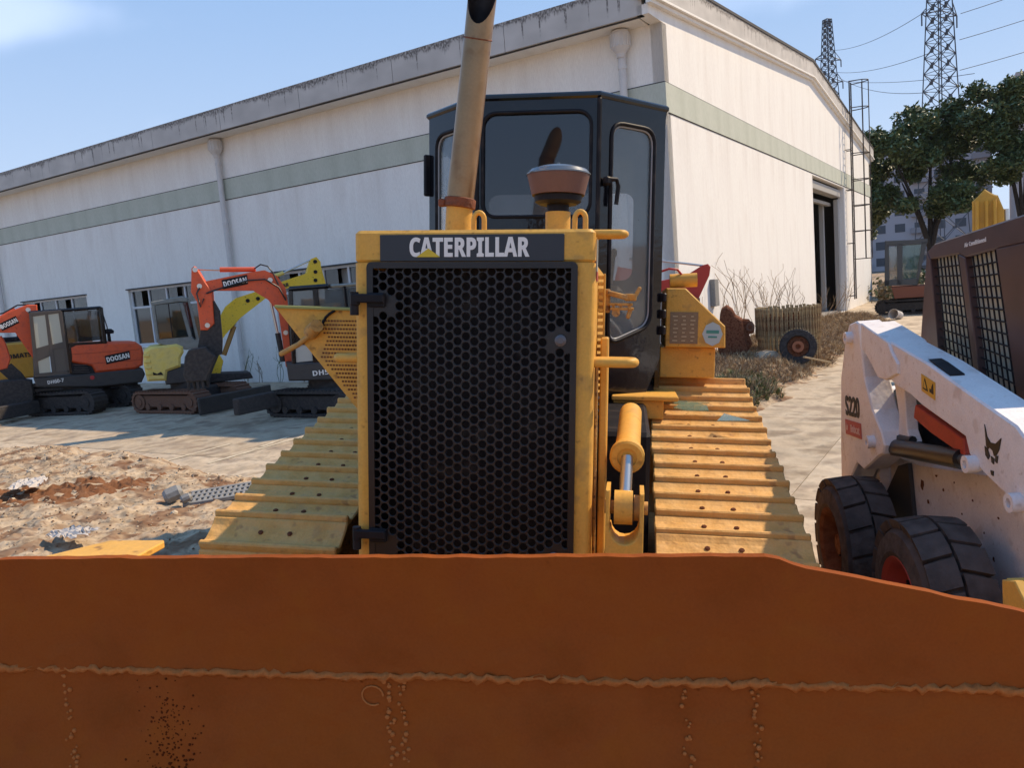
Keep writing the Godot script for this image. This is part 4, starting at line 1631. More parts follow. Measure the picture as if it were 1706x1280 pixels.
func bead(st: SurfaceTool, a: Vector3, b: Vector3, r: float, nz: FastNoiseLite, wander: float, beads := false) -> void:
	# a hand-laid weld that follows the mouldboard
	var L := a.distance_to(b)
	var n := int(L / (0.012 if not beads else 0.0075))
	var side := (b - a).normalized().cross(Vector3.BACK)
	var pts := []
	for i in n + 1:
		var p := a.lerp(b, float(i) / n) + side * wander * nz.get_noise_1d(i * 0.35 + a.x * 50.0) * 1.6
		p.z = blade_face(p.y) - 0.002
		pts.append(p)
	if beads:
		for p in pts:
			if rng.randf() < 0.3:
				continue
			var s := r * rng.randf_range(0.35, 1.1)
			lathe(st, [s * 1.1, -0.001, s, s * 0.5, s * 0.5, s * 0.85, 0, s * 0.95], 6, Transform3D(Basis(Vector3.RIGHT, PI / 2), p + Vector3(rng.randfn(0.0, 0.006), rng.randf_range(-0.006, 0.006), 0)))
		return
	var seg := 7
	for i in n:
		for k in seg:
			var v := []
			var nn := []
			for q in [[i, k], [i, k + 1], [i + 1, k + 1], [i + 1, k]]:
				var ang: float = PI * q[1] / seg
				var rr: float = r * (0.85 + 0.9 * nz.get_noise_2d(q[0] * 0.9, q[1] * 0.8) + 0.5 * nz.get_noise_2d(q[0] * 0.11, 7.0))
				var d := side * cos(ang) + Vector3(0, 0, 0.8) * sin(ang)
				v.append(pts[q[0]] + d * rr)
				nn.append(d.normalized())
			tri3(st, v[0], nn[0], v[1], nn[1], v[2], nn[2])
			tri3(st, v[0], nn[0], v[2], nn[2], v[3], nn[3])

# ---------- the white skid-steer loader ----------
func tyre_parts(parent: Node3D, c: Vector3, outward: float, rim: Material) -> void:
	# c: centre of the outer face on the axle; the wheel reaches inwards by 0.3
	var wheel := Node3D.new()
	wheel.name = "wheel"
	parent.add_child(wheel, true)
	var ax := Basis(Vector3(0, 1, 0), Vector3(-outward, 0, 0), Vector3(0, 0, 1))
	if outward > 0:
		ax = Basis(Vector3(0, -1, 0), Vector3(-1, 0, 0) * outward, Vector3(0, 0, 1))
	wheel.transform = Transform3D(ax, c)      # local y points inwards
	var st := S()
	lathe(st, [0.215, 0.012, 0.245, 0.0, 0.33, 0.012, 0.362, 0.05, 0.372, 0.10, 0.372, 0.20, 0.362, 0.25, 0.33, 0.288, 0.245, 0.30, 0.215, 0.288], 40)
	var n := 17
	for side in 2:
		for k in n:
			# a curved block: outer rim, radial walls
			var a0 := TAU * (k + 0.5 * side) / n
			var da := TAU / n * 0.86
			var y0 := 0.018 if side == 0 else 0.157
			var y1 := 0.143 if side == 0 else 0.282
			var sub := 4
			var skew := 0.07
			for q in sub:
				var t0 := a0 + da * q / sub
				var t1 := a0 + da * (q + 1) / sub
				var v := []
				for e in [[t0, y0], [t1, y0], [t1, y1], [t0, y1]]:
					var yy: float = e[1]
					var ang: float = e[0] + skew * (absf(yy - 0.15) / 0.13)
					var shoulder := 0.012 if (yy < 0.03 or yy > 0.27) else 0.0
					v.append([Vector3(cos(ang), 0, sin(ang)), yy, 0.402 - shoulder])
				var top := []
				var bot := []
				for e in v:
					top.append(e[0] * e[2] + Vector3(0, e[1], 0))
					bot.append(e[0] * 0.35 + Vector3(0, clampf(e[1], 0.03, 0.27), 0))
				tri3(st, top[0], v[0][0], top[1], v[1][0], top[2], v[2][0])
				tri3(st, top[0], v[0][0], top[2], v[2][0], top[3], v[3][0])
				var mid: Vector3 = (top[0] + top[2] + bot[0] + bot[2]) / 4
				quad(st, top[0], top[1], bot[1], bot[0], mid)
				quad(st, top[3], top[2], bot[2], bot[3], mid)
				if q == 0:
					quad(st, top[0], top[3], bot[3], bot[0], mid)
				if q == sub - 1:
					quad(st, top[1], top[2], bot[2], bot[1], mid)
	put("tyre", st, M.tyre, wheel)
	st = S()
	lathe(st, [0.05, 0.09, 0.15, 0.10, 0.175, 0.06, 0.20, 0.02, 0.222, 0.004, 0.226, 0.014, 0.216, 0.05, 0.216, 0.25], 32)
	lathe(st, [0.0, 0.05, 0.06, 0.05, 0.06, 0.09], 16)
	put("rim", st, rim, wheel)
	for k in 8:
		st = S()
		var a := TAU * k / 8
		cyl(st, Vector3(cos(a) * 0.115, 0.10, sin(a) * 0.115), Vector3(cos(a) * 0.115, 0.075, sin(a) * 0.115), 0.013, -1, 6)
		put("wheel_nut", st, M.black, wheel)

func build_skid_steer() -> void:
	var b := Basis(Vector3.UP, -0.127) * Basis(Vector3.RIGHT, -0.08)
	var sk := thing("skid_steer_loader", "scuffed white skid-steer loader with brown cab, window screens and chunky tyres right of the bulldozer", "loader", Transform3D(b, Vector3(1.80, 0.0, -4.42)))
	var sp := Transform3D(Basis(Vector3(0, 0, 1), Vector3(0, 1, 0), Vector3(1, 0, 0)), Vector3.ZERO)   # outlines in (z, y)
	for q in [[0.0, 0.0, -1.0, M.rust], [0.0, 1.10, -1.0, M.bobred], [1.8, 0.0, 1.0, M.bobred], [1.8, 1.10, 1.0, M.bobred]]:
		tyre_parts(sk, Vector3(q[0], 0.40, q[1]), q[2], q[3])
	var st := S()
	for m in 2:
		var f := func(x: float) -> float: return x if m == 0 else 1.8 - x
		st = S()
		prism(st, pairs([-0.14, 1.70, -0.01, 1.715, 0.04, 1.70, 0.07, 1.52, 0.09, 1.39, 0.20, 1.21, 0.33, 1.10, 0.37, 1.03, 0.34, 0.98, 0.25, 0.95, 0.10, 0.88, 0.0, 0.84, -0.12, 0.86, -0.30, 0.72, -0.42, 0.52, -0.46, 0.45, -0.50, 0.45, -0.44, 0.94, -0.36, 1.37, -0.22, 1.62]), f.call(0.22), f.call(0.36), sp, 0.008)
		put("rear_upright", st, M.bobwhite, sk)
		st = S()
		prism(st, pairs([0.115, 1.70, 0.46, 1.61, 0.53, 1.59, 0.57, 1.54, 0.65, 1.48, 0.64, 1.43, 0.47, 1.39, 0.35, 1.40, 0.18, 1.52, 0.10, 1.55]), f.call(0.210), f.call(0.40), sp, 0.006)
		put("arm_hinge_cover", st, M.bobwhite, sk)
		st = S()
		prism(st, pairs([0.44, 1.612, 0.99, 1.49, 1.49, 1.35, 1.75, 1.28, 2.02, 1.10, 2.16, 0.70, 2.12, 0.42, 1.96, 0.40, 1.90, 0.70, 1.74, 0.98, 1.49, 1.06, 1.37, 1.12, 1.34, 1.19, 0.89, 1.29, 0.77, 1.33, 0.60, 1.36, 0.47, 1.40]), f.call(0.222), f.call(0.385), sp, 0.008)
		put("lift_arm", st, M.bobwhite, sk)
		st = S()
		prism(st, pairs([0.29, 1.40, 0.44, 1.36, 0.45, 1.12, 0.50, 1.06, 0.31, 1.05, 0.35, 1.18, 0.32, 1.30]), f.call(0.31), f.call(0.37), sp, 0.005)
		put("arm_link", st, M.bobwhite, sk)
		st = S()
		prism(st, pairs([0.66, 1.27, 1.18, 1.16, 1.19, 1.08, 0.82, 1.15, 0.63, 1.20]), f.call(0.28), f.call(0.34), sp, 0.005)
		put("red_stop", st, M.bobred, sk)
		st = S()
		cyl(st, Vector3(f.call(0.29), 0.995, 0.10), Vector3(f.call(0.29), 1.065, 1.15), 0.046, -1, 18)
		cyl(st, Vector3(f.call(0.29), 1.0, 0.18), Vector3(f.call(0.29), 1.005, 0.24), 0.056, -1, 18)
		var cylr := put("lift_cylinder", st, M.hose, sk)
		st = S()
		cyl(st, Vector3(f.call(0.29), 1.062, 1.10), Vector3(f.call(0.29), 1.085, 1.42), 0.026, -1, 14)
		put("piston_rod", st, M.steel, cylr)
		for q in [[1.42, 1.09], [0.20, 1.03], [1.76, 1.0], [-0.10, 1.62]]:
			st = S()
			var d := -1.0 if m == 0 else 1.0
			lathe(st, [0.030, -0.02, 0.036, 0.0, 0.036, 0.04, 0.018, 0.04, 0.018, 0.02, 0.0, 0.02], 18, Transform3D(frame_of(Vector3(d, 0, 0)), Vector3(f.call(0.22), q[1], q[0])))
			put("pivot_boss", st, M.bobwhite, sk)
		# hoses beside the upright
		st = S()
		tube(st, [Vector3(f.call(0.30), 1.30, 0.10), Vector3(f.call(0.30), 1.20, 0.14), Vector3(f.call(0.31), 1.10, 0.20), Vector3(f.call(0.31), 1.06, 0.34), Vector3(f.call(0.32), 1.07, 0.50)], 0.022, 8)
		put("hose", st, M.hose, sk)
	# chassis
	st = S()
	prism(st, pairs([-0.30, 0.30, 1.55, 0.24, 1.62, 0.60, 1.45, 0.94, 1.15, 1.00, 0.30, 0.92, -0.30, 0.92]), 0.42, 1.38, sp, 0.02)
	var body := put("chassis", st, M.bobwhite, sk)
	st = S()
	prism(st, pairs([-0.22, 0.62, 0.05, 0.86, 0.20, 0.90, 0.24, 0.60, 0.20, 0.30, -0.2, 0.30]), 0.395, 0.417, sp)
	put("arch_shade_plate", st, M.greybody, body)  # dark plate standing in for the shade inside the wheel arch
	st = S()
	box(st, Vector3(0.9, 0.86, -0.32), Vector3(1.06, 0.86, 0.34), 0.04)
	put("tail_housing", st, M.bobwhite, sk)
	st = S()
	box(st, Vector3(0.9, 0.86, -0.495), Vector3(0.8, 0.5, 0.02), 0.005)
	put("tail_grille", st, M.black, sk)
	st = S()
	box(st, Vector3(0.9, 1.14, 0.12), Vector3(0.95, 0.36, 0.6), 0.06)
	put("engine_cover", st, M.black, sk)
	rng.seed = 40
	for q in [[0.33, 0.80, 0.022, 0.03], [0.40, 0.72, 0.012, 0.014], [0.60, 0.82, 0.010, 0.008], [0.62, 0.65, 0.011, 0.010], [0.66, 0.55, 0.011, 0.010], [0.80, 0.74, 0.006, 0.006], [0.92, 0.83, 0.007, 0.006], [1.02, 0.70, 0.006, 0.006], [1.16, 0.80, 0.008, 0.006], [0.52, 0.88, 0.014, 0.006], [1.1, 0.60, 0.008, 0.014], [0.73, 0.88, 0.006, 0.006]]:
		st = S()
		var pg := PackedVector2Array()
		for k in 9:
			var a := TAU * k / 9
			var r := rng.randf_range(0.6, 1.2)
			pg.append(Vector2(q[0] + q[2] * cos(a) * r, q[1] + q[3] * sin(a) * r))
		prism(st, pg, 0.4175, 0.4205, sp)
		put("rust_spot", st, M.rust, body)
	# cab with screened side windows
	for m in 2:
		var x0 := 0.55 if m == 0 else 1.25
		var x1 := 0.60 if m == 0 else 1.20
		st = S()
		prism(st, pairs([0.20, 2.07, 0.30, 2.10, 1.22, 2.105, 1.24, 1.985, 0.96, 1.99, 0.65, 1.985, 0.58, 2.01, 0.24, 2.02]), x0, x1, sp, 0.008)
		put("cab_rail", st, M.bobbrown, sk)
		for pg in [[0.03, 1.5, 0.20, 2.07, 0.24, 2.02, 0.30, 1.45, 0.30, 1.0, 0.0, 1.0], [0.58, 2.01, 0.65, 1.985, 0.76, 1.34, 0.70, 1.36], [0.96, 1.99, 1.24, 1.985, 1.36, 1.0, 1.14, 1.0, 1.10, 1.25], [0.301, 1.45, 0.70, 1.36, 0.76, 1.34, 1.099, 1.25, 1.139, 1.0, 0.301, 1.0]]:
			st = S()
			prism(st, pairs(pg), x0, x1, sp, 0.004)
			put("cab_post", st, M.bobbrown, sk)
		for w in [[Vector2(0.24, 2.02), Vector2(0.58, 2.01), Vector2(0.70, 1.36), Vector2(0.30, 1.45), 8, 12], [Vector2(0.65, 1.985), Vector2(0.96, 1.99), Vector2(1.10, 1.25), Vector2(0.76, 1.34), 7, 13]]:
			st = S()
			var xm := x0 + (0.02 if m == 0 else -0.02)
			for i in range(1, w[4]):
				var t: float = float(i) / w[4]
				var a: Vector2 = w[0].lerp(w[1], t)
				var c: Vector2 = w[3].lerp(w[2], t)
				tube(st, [Vector3(xm, a.y, a.x), Vector3(xm, c.y, c.x)], 0.0045, 5)
			for i in range(1, w[5]):
				var t: float = float(i) / w[5]
				var a: Vector2 = w[0].lerp(w[3], t)
				var c: Vector2 = w[1].lerp(w[2], t)
				tube(st, [Vector3(xm, a.y, a.x), Vector3(xm, c.y, c.x)], 0.0045, 5)
			put("window_screen", st, M.black, sk)
			st = S()
			var pg := PackedVector2Array([w[0], w[1], w[2], w[3]])
			prism(st, pg, x0 + (0.034 if m == 0 else -0.034), x0 + (0.039 if m == 0 else -0.039), sp)
			put("side_window", st, glass(rgb(206, 212, 198), 0.72, 0.35), sk)
	st = S()
	prism(st, pairs([0.19, 2.04, 0.30, 2.102, 1.24, 2.107, 1.26, 2.06, 0.30, 2.06, 0.22, 2.02]), 0.602, 1.198, sp)
	put("cab_top", st, M.bobbrown, sk)
	st = S()
	box(st, Vector3(0.9, 1.25, 0.62), Vector3(0.56, 0.5, 0.1), 0.04)
	box(st, Vector3(0.9, 1.06, 0.84), Vector3(0.56, 0.14, 0.5), 0.04)
	put("driver_seat", st, M.seat, sk)
	st = S()
	box(st, Vector3(0.56, 1.56, 1.27), Vector3(0.03, 1.0, 0.05), 0.008, Basis(Vector3.RIGHT, 0.1))
	put("grab_rail", st, M.black, sk)
	# bucket
	st = S()
	for x in [0.0, 1.77]:
		prism(st, pairs([2.08, 0.82, 2.16, 0.84, 2.80, 0.30, 2.86, 0.14, 2.20, 0.14, 2.06, 0.30]), x, x + 0.03, sp, 0.004)
	var shell := [Vector2(2.08, 0.82), Vector2(2.05, 0.55), Vector2(2.06, 0.32), Vector2(2.20, 0.14), Vector2(2.86, 0.13)]
	for i in 4:
		var a: Vector2 = shell[i]
		var c: Vector2 = shell[i + 1]
		var mid := (a + c) / 2
		box(st, Vector3(0.9, mid.y, mid.x), Vector3(1.76, 0.02, a.distance_to(c)), 0.0, Basis(Vector3.RIGHT, -atan2(c.y - a.y, c.x - a.x)))
	put("bucket", st, M.cat, sk, Transform3D.IDENTITY, "yellow bucket")
	# marks
	var face := Basis(Vector3(0, 0, 1), Vector3(0, 1, 0), Vector3(-1, 0, 0))
	lettering("S220", 0.27, 0.125, M.black_letter, sk, Transform3D(face * Basis(Vector3.BACK, -0.0), Vector3(0.2185, 1.20, -0.155)))
	st = S()
	box(st, Vector3(0.218, 1.065, -0.155), Vector3(0.004, 0.092, 0.30))
	var badge := put("badge", st, plain(rgb(176, 70, 66), 0.5), sk)
	lettering("Bobcat", 0.17, 0.05, plain(rgb(214, 180, 172), 0.5), badge, Transform3D(face, Vector3(0.2155, 1.065, -0.115)), 0.002)
	st = S()
	prism(st, pairs([-0.285, 1.045, -0.262, 1.045, -0.250, 1.085, -0.265, 1.07, -0.275, 1.09]), 0.2145, 0.2155, sp)
	put("badge_mark", st, plain(rgb(214, 180, 172), 0.5), badge)
	st = S()
	prism(st, pairs([0.92, 1.44, 1.07, 1.405, 1.06, 1.325, 0.915, 1.36]), 0.2185, 0.2215, sp)
	var warn := put("warning_sticker", st, plain(rgb(206, 160, 60), 0.5), sk)
	st = S()
	prism(st, pairs([0.935, 1.372, 0.99, 1.36, 0.963, 1.422]), 0.2165, 0.2186, sp)
	put("warning_triangle", st, M.black_letter, warn)
	st = S()
	prism(st, pairs([0.947, 1.378, 0.981, 1.371, 0.963, 1.408]), 0.2150, 0.2166, sp)
	put("triangle_field", st, plain(rgb(206, 160, 60), 0.5), warn)
	st = S()
	prism(st, pairs([1.01, 1.36, 1.05, 1.35, 1.052, 1.40, 1.035, 1.385, 1.03, 1.372, 1.012, 1.375]), 0.2165, 0.2186, sp)
	put("warning_figure", st, M.black_letter, warn)
	# cat's-head emblem: ears, brow, cheek and muzzle
	for pg in [[1.518, 1.262, 1.535, 1.215, 1.56, 1.195, 1.60, 1.195, 1.645, 1.222, 1.625, 1.175, 1.60, 1.15, 1.585, 1.145, 1.575, 1.165, 1.55, 1.175, 1.535, 1.165, 1.525, 1.18], [1.512, 1.175, 1.535, 1.165, 1.55, 1.14, 1.535, 1.125, 1.515, 1.14], [1.56, 1.142, 1.585, 1.135, 1.578, 1.112, 1.562, 1.118], [1.595, 1.148, 1.615, 1.15, 1.605, 1.12, 1.592, 1.125], [1.55, 1.085, 1.575, 1.085, 1.57, 1.065, 1.555, 1.068]]:
		st = S()
		prism(st, pairs(pg), 0.2185, 0.2215, sp)
		put("emblem_patch", st, M.black_letter, sk)
	lettering("Air Conditioned", 0.22, 0.022, M.white_letter, sk, Transform3D(face, Vector3(0.5475, 2.045, 0.77)), 0.002)
	# worn strip on the arm's top edge
	st = S()
	prism(st, pairs([0.95, 1.508, 1.02, 1.492, 1.10, 1.468, 1.18, 1.444, 1.18, 1.438, 1.02, 1.484]), 0.24, 0.30, sp)
	put("anti_slip_strip", st, M.black, sk)

# ---------- excavators parked along the hall ----------
func facing(ground: Vector3) -> Transform3D:
	# stands on the ground there, x to the right of the line of sight, z back along it
	var v := Vector3(ground.x, 0, ground.z).normalized()
	var r := Vector3(-v.z, 0, v.x)
	return Transform3D(Basis(r, Vector3.UP, -v), ground)

func plate(called: String, pts: Array, z0: float, z1: float, m: Material, parent: Node3D, bv := 0.02) -> MeshInstance3D:
	var st := S()
	prism(st, pairs(pts), z0, z1, Transform3D.IDENTITY, bv)
	return put(called, st, m, parent)

func ram(parent: Node3D, a: Vector3, b: Vector3, c: Vector3, r: float, m: Material) -> void:
	var st := S()
	cyl(st, a, b, r, -1, 12)
	var o := put("hydraulic_cylinder", st, m, parent)
	st = S()
	cyl(st, b, c, r * 0.5, -1, 10)
	put("piston_rod", st, M.steel, o)

func crawler(parent: Node3D, xf: Transform3D, L: float, H: float, W: float, m: Material) -> void:
	# one crawler track along local x, resting on y = 0, its outer side at z = 0
	var tr := Node3D.new()
	tr.name = "track"
	parent.add_child(tr, true)
	tr.transform = xf
	var r := H / 2
	var loop := PackedVector2Array()
	var total := 2 * (L - H) + PI * H
	var n := int(total / 0.10)
	for i in n:
		for k in 2:
			var s := total * (i + (0.0 if k == 0 else 0.62)) / n
			for e in 2:
				var rr := r if (k == e) else r - 0.022
				var p: Vector2
				var s2 := s
				var half := (L - H)
				if s2 < half:
					p = Vector2(-half / 2 + s2, -rr)
				elif s2 < half + PI * r:
					var a := -PI / 2 + (s2 - half) / r
					p = Vector2(half / 2 + rr * cos(a), rr * sin(a))
				elif s2 < 2 * half + PI * r:
					p = Vector2(half / 2 - (s2 - half - PI * r), rr)
				else:
					var a := PI / 2 + (s2 - 2 * half - PI * r) / r
					p = Vector2(-half / 2 + rr * cos(a), rr * sin(a))
				loop.append(p + Vector2(0, r))
	var inner := PackedVector2Array()
	for p in loop:
		var c := Vector2(clampf(p.x, -(L - H) / 2, (L - H) / 2), r)
		inner.append(c + (p - c).normalized() * (r - 0.07))
	var st := S()
	var m2 := loop.size()
	for i in m2:
		var j := (i + 1) % m2
		for q in [[loop, 1.0], [inner, -1.0]]:
			var P: PackedVector2Array = q[0]
			var c := Vector3(clampf(P[i].x, -(L - H) / 2, (L - H) / 2), r, -W / 2)
			var a := Vector3(P[i].x, P[i].y, 0)
			var b := Vector3(P[j].x, P[j].y, 0)
			if a.distance_to(b) < 1e-5:
				continue
			var away := c if q[1] > 0 else c + (a - c) * 3.0
			quad(st, a, b, b - Vector3(0, 0, W), a - Vector3(0, 0, W), away)
		for z in [0.0, -W]:
			quad(st, Vector3(loop[i].x, loop[i].y, z), Vector3(loop[j].x, loop[j].y, z), Vector3(inner[j].x, inner[j].y, z), Vector3(inner[i].x, inner[i].y, z), Vector3(loop[i].x, loop[i].y, -W / 2))
	put("track_belt", st, m, tr)
	st = S()
	box(st, Vector3(0, r * 1.05, -W * 0.5), Vector3(L - H * 0.9, H * 0.52, W * 0.7), 0.02)
	put("track_frame", st, m, tr)
	for x in [-(L - H) / 2, (L - H) / 2]:
		st = S()
		cyl(st, Vector3(x, r, -0.03), Vector3(x, r, -W + 0.03), r - 0.08, -1, 18)
		cyl(st, Vector3(x, r, -0.01), Vector3(x, r, -0.03), r * 0.35, -1, 12)
		put("idler", st, m, tr)
	for k in 4:
		st = S()
		var x := lerpf(-(L - H) / 2 + 0.25, (L - H) / 2 - 0.25, k / 3.0)
		cyl(st, Vector3(x, 0.14, -0.03), Vector3(x, 0.14, -W + 0.03), 0.075, -1, 12)
		put("roller", st, m, tr)

func undercarriage(parent: Node3D, turn: float, L: float, H: float, m: Material) -> Transform3D:
	var b := Basis(Vector3.UP, -turn)
	crawler(parent, Transform3D(b, Vector3.ZERO), L, H, 0.40, m)
	crawler(parent, Transform3D(b, b * Vector3(0, 0, -1.1)), L, H, 0.40, m)
	var st := S()
	box(st, b * Vector3(0, 0.36, -0.75), Vector3(0.9, 0.26, 0.9), 0.04, b)
	lathe(st, [0.42, 0.48, 0.42, 0.66, 0.0, 0.66], 20, Transform3D(Basis.IDENTITY, b * Vector3(0, 0, -0.75)))
	put("turntable", st, M.undercar, parent)
	return Transform3D(b, Vector3.ZERO)

func bucket_shape(parent: Node3D, pts: Array, z0: float, z1: float, teeth: Array, m: Material) -> void:
	var o := plate("bucket", pts, z0, z1, m, parent, 0.02)
	for t in teeth:
		var st := S()
		box(st, Vector3(t[0], t[1], t[2]), Vector3(0.05, 0.16, 0.05), 0.012)
		put("tooth", st, m, o)

func label_plate(text: String, c: Vector3, w: float, h: float, tilt: float, parent: Node3D, back: Material, front: Material) -> void:
	var b := Basis(Vector3.BACK, tilt)
	if back:
		var st := S()
		prism(st, pairs([-w * 0.56, -h * 0.85, w * 0.50, -h * 0.85, w * 0.56, h * 0.85, -w * 0.53, h * 0.85]), -0.006, 0.0, Transform3D(b, c))
		put("name_plate", st, back, parent)
	lettering(text, w, h, front, parent, Transform3D(b, c + Vector3(0, 0, 0.004)), 0.006)

func build_excavators() -> void:
	# orange machine with black cab
	var g := "excavators parked in the hall's shadow"
	var e := thing("excavator", "orange and black mini excavator with open beige-glazed cab door, parked at the white wall", "excavator", facing(Vector3(-10.55, 0.0, -17.92)), g)
	undercarriage(e, 0.85, 2.2, 0.56, M.undercar)
	plate("engine_hood", [0.40, 1.57, 0.54, 1.63, 1.11, 1.61, 1.80, 1.55, 1.93, 1.43, 1.95, 1.25, 1.90, 0.96, 1.72, 0.89, 0.86, 0.90, 0.80, 1.07, 0.39, 1.21], -1.75, 0.0, M.orange, e, 0.05)
	plate("hood_grille", [0.36, 0.92, 0.39, 1.20, 0.80, 1.06, 0.85, 0.90], -1.7, -0.01, M.black, e, 0.0)
	for i in 4:
		var st := S()
		box(st, Vector3(0.58, 0.95 + i * 0.055, 0.0), Vector3(0.34 - i * 0.03, 0.02, 0.02), 0.004, Basis(Vector3.BACK, -0.12))
		put("grille_slat", st, M.greybody, e)
	plate("deck", [-0.40, 0.95, 0.35, 0.91, 1.88, 0.885, 1.92, 0.74, 1.82, 0.55, 0.84, 0.56, -0.36, 0.72], -1.72, 0.012, M.greybody, e, 0.03)
	# cab
	var st := S()
	box(st, Vector3(0.44, 2.425, -0.50), Vector3(1.50, 0.07, 1.02), 0.03)
	put("cab_roof", st, M.cabpaint, e)
	for q in [[1.16, 2.0, 0.09, 0.86, 0.02], [0.36, 1.67, 0.08, 1.46, 0.0], [-0.28, 1.68, 0.07, 1.46, 0.10]]:
		for z in [-0.04, -0.98]:
			st = S()
			box(st, Vector3(q[0], q[1], z), Vector3(q[2], q[3], 0.07), 0.015, Basis(Vector3.BACK, -q[4]))
			put("cab_post", st, M.cabpaint, e)
	plate("cab_panel", [0.36, 0.93, 0.40, 1.66, 1.18, 1.62, 1.18, 1.50, 0.46, 1.5], -0.08, -0.01, M.cabpaint, e, 0.0)
	plate("side_window", [0.39, 2.38, 1.10, 2.38, 1.12, 1.66, 0.42, 1.66], -0.06, -0.052, M.dark_glass, e, 0.0)
	plate("rear_window", [0.39, 2.38, 1.10, 2.38, 1.12, 1.66, 0.42, 1.66], -0.99, -0.98, M.clear, e, 0.0)
	# the door stands open in front of the cab
	for pg in [[-0.27, 2.43, 0.34, 2.43, 0.34, 2.37, -0.25, 2.33], [-0.29, 2.42, -0.22, 2.36, -0.27, 1.0, -0.36, 0.98], [0.02, 2.36, 0.08, 2.38, 0.07, 1.0, -0.02, 1.0], [0.29, 2.40, 0.36, 2.40, 0.34, 0.98, 0.28, 0.98], [-0.28, 1.60, 0.0, 1.66, 0.0, 1.40, -0.28, 1.30], [0.07, 1.66, 0.30, 1.70, 0.30, 1.55, 0.07, 1.55], [-0.36, 1.03, 0.34, 1.03, 0.34, 0.95, -0.37, 0.95]]:
		plate("door_frame", pg, -0.03, 0.02, plain(rgb(84, 74, 66), 0.6), e, 0.006)
	for pg in [[-0.24, 2.34, 0.02, 2.35, 0.0, 1.62, -0.27, 1.53], [0.08, 2.38, 0.30, 2.40, 0.30, 1.69, 0.08, 1.64], [-0.28, 1.36, -0.02, 1.42, -0.04, 1.02, -0.29, 1.01]]:
		plate("door_pane", pg, -0.006, 0.0, plain(rgb(190, 184, 164), 0.25), e, 0.0)
	plate("door_panel", [0.07, 1.55, 0.30, 1.55, 0.29, 1.02, 0.06, 1.02], -0.01, 0.01, plain(rgb(92, 82, 72), 0.6), e, 0.0)
	st = S()
	lathe(st, [0.03, 1.55, 0.03, 1.78, 0.11, 1.79, 0.12, 1.85, 0.07, 1.90, 0, 1.91], 12, Transform3D(Basis.IDENTITY, Vector3(1.29, 0, -0.5)))
	put("air_intake", st, M.black, e)
	st = S()
	lathe(st, [0.05, -0.01, 0.05, 0.015, 0.0, 0.02], 12, Transform3D(Basis(Vector3.RIGHT, PI / 2), Vector3(0.78, 0.80, 0.01)))
	put("reflector", st, plain(rgb(176, 40, 44), 0.4), e)
	label_plate("DOOSAN", Vector3(1.38, 1.21, 0.012), 0.50, 0.12, 0.12, e, M.black, M.white_letter)
	label_plate("DH60-7", Vector3(0.03, 0.81, 0.018), 0.33, 0.085, 0.06, e, null, M.white_letter)
	plate("boom", [-0.12, 1.25, -0.30, 1.25, -0.62, 2.0, -0.91, 2.02, -1.6, 2.05, -2.3, 1.75, -2.35, 1.95, -1.7, 2.35, -0.86, 2.38, -0.66, 2.49, -0.30, 2.62, -0.11, 2.60, -0.12, 2.44, -0.27, 2.35, -0.29, 2.20], -0.75, -0.45, M.orange, e, 0.015)
	label_plate("DOOSAN", Vector3(-0.71, 2.22, -0.435), 0.36, 0.10, 0.42, e, M.black, M.white_letter)
	ram(e, Vector3(-0.95, 2.30, -0.60), Vector3(-0.55, 2.53, -0.60), Vector3(-0.25, 2.60, -0.60), 0.055, M.orange)
	for q in [[-0.30, 2.50], [-0.88, 2.16], [-0.22, 1.40]]:
		st = S()
		lathe(st, [0.05, -0.02, 0.05, 0.02, 0.0, 0.02], 12, Transform3D(Basis(Vector3.RIGHT, PI / 2), Vector3(q[0], q[1], -0.45)))
		put("boom_pin", st, M.steel, e)
	st = S()
	tube(st, [Vector3(-0.28, 2.62, -0.5), Vector3(-0.5, 2.62, -0.48), Vector3(-0.8, 2.46, -0.47), Vector3(-1.2, 2.42, -0.47)], 0.018, 6)
	put("hose", st, M.hose, e)
	st = S()
	tube(st, [Vector3(1.22, 1.62, 0.0), Vector3(1.24, 1.95, 0.03), Vector3(1.20, 2.2, 0.03), Vector3(1.17, 2.24, 0.0)], 0.014, 6)
	put("hand_rail", st, M.black, e)
	for yy in [1.10, 1.35]:
		st = S()
		box(st, Vector3(1.15, yy + 0.02, 0.002), Vector3(1.44, 0.006, 0.012), 0.0, Basis(Vector3.BACK, -0.03))
		put("hood_seam", st, plain(rgb(120, 52, 32), 0.7), e)
	plate("stick", [-0.90, 1.95, -0.84, 1.78, -0.79, 1.41, -0.88, 1.20, -1.15, 1.16, -1.35, 1.9], -0.72, -0.48, M.orange, e, 0.015)
	plate("hitch", [-0.80, 1.30, -0.62, 1.05, -0.55, 0.90, -0.85, 0.88, -1.05, 1.16], -0.70, -0.50, M.undercar, e, 0.01)
	bucket_shape(e, [-1.20, 0.93, -0.62, 0.92, -0.44, 0.86, -0.46, 0.42, -0.62, 0.30, -1.10, 0.26, -1.35, 0.55], -0.95, -0.25, [[-1.05, 0.22, -0.3], [-0.85, 0.22, -0.3], [-0.65, 0.24, -0.3]], M.undercar)
	st = S()
	box(st, Vector3(-0.86, 0.25, 0.02), Vector3(0.16, 0.30, 1.2), 0.02, Basis(Vector3.UP, -0.85))
	put("dozer_blade", st, M.undercar, e)

	# yellow machine behind it, mostly hidden
	e = thing("excavator", "amber yellow excavator body with black lettering, behind the orange boom at the wall", "excavator", facing(Vector3(-12.0, 0.0, -20.3)), g)
	plate("engine_hood", [-1.6, 1.74, -0.30, 1.74, -0.34, 0.80, -1.5, 0.80], -1.6, 0.0, M.komatsu, e, 0.05)
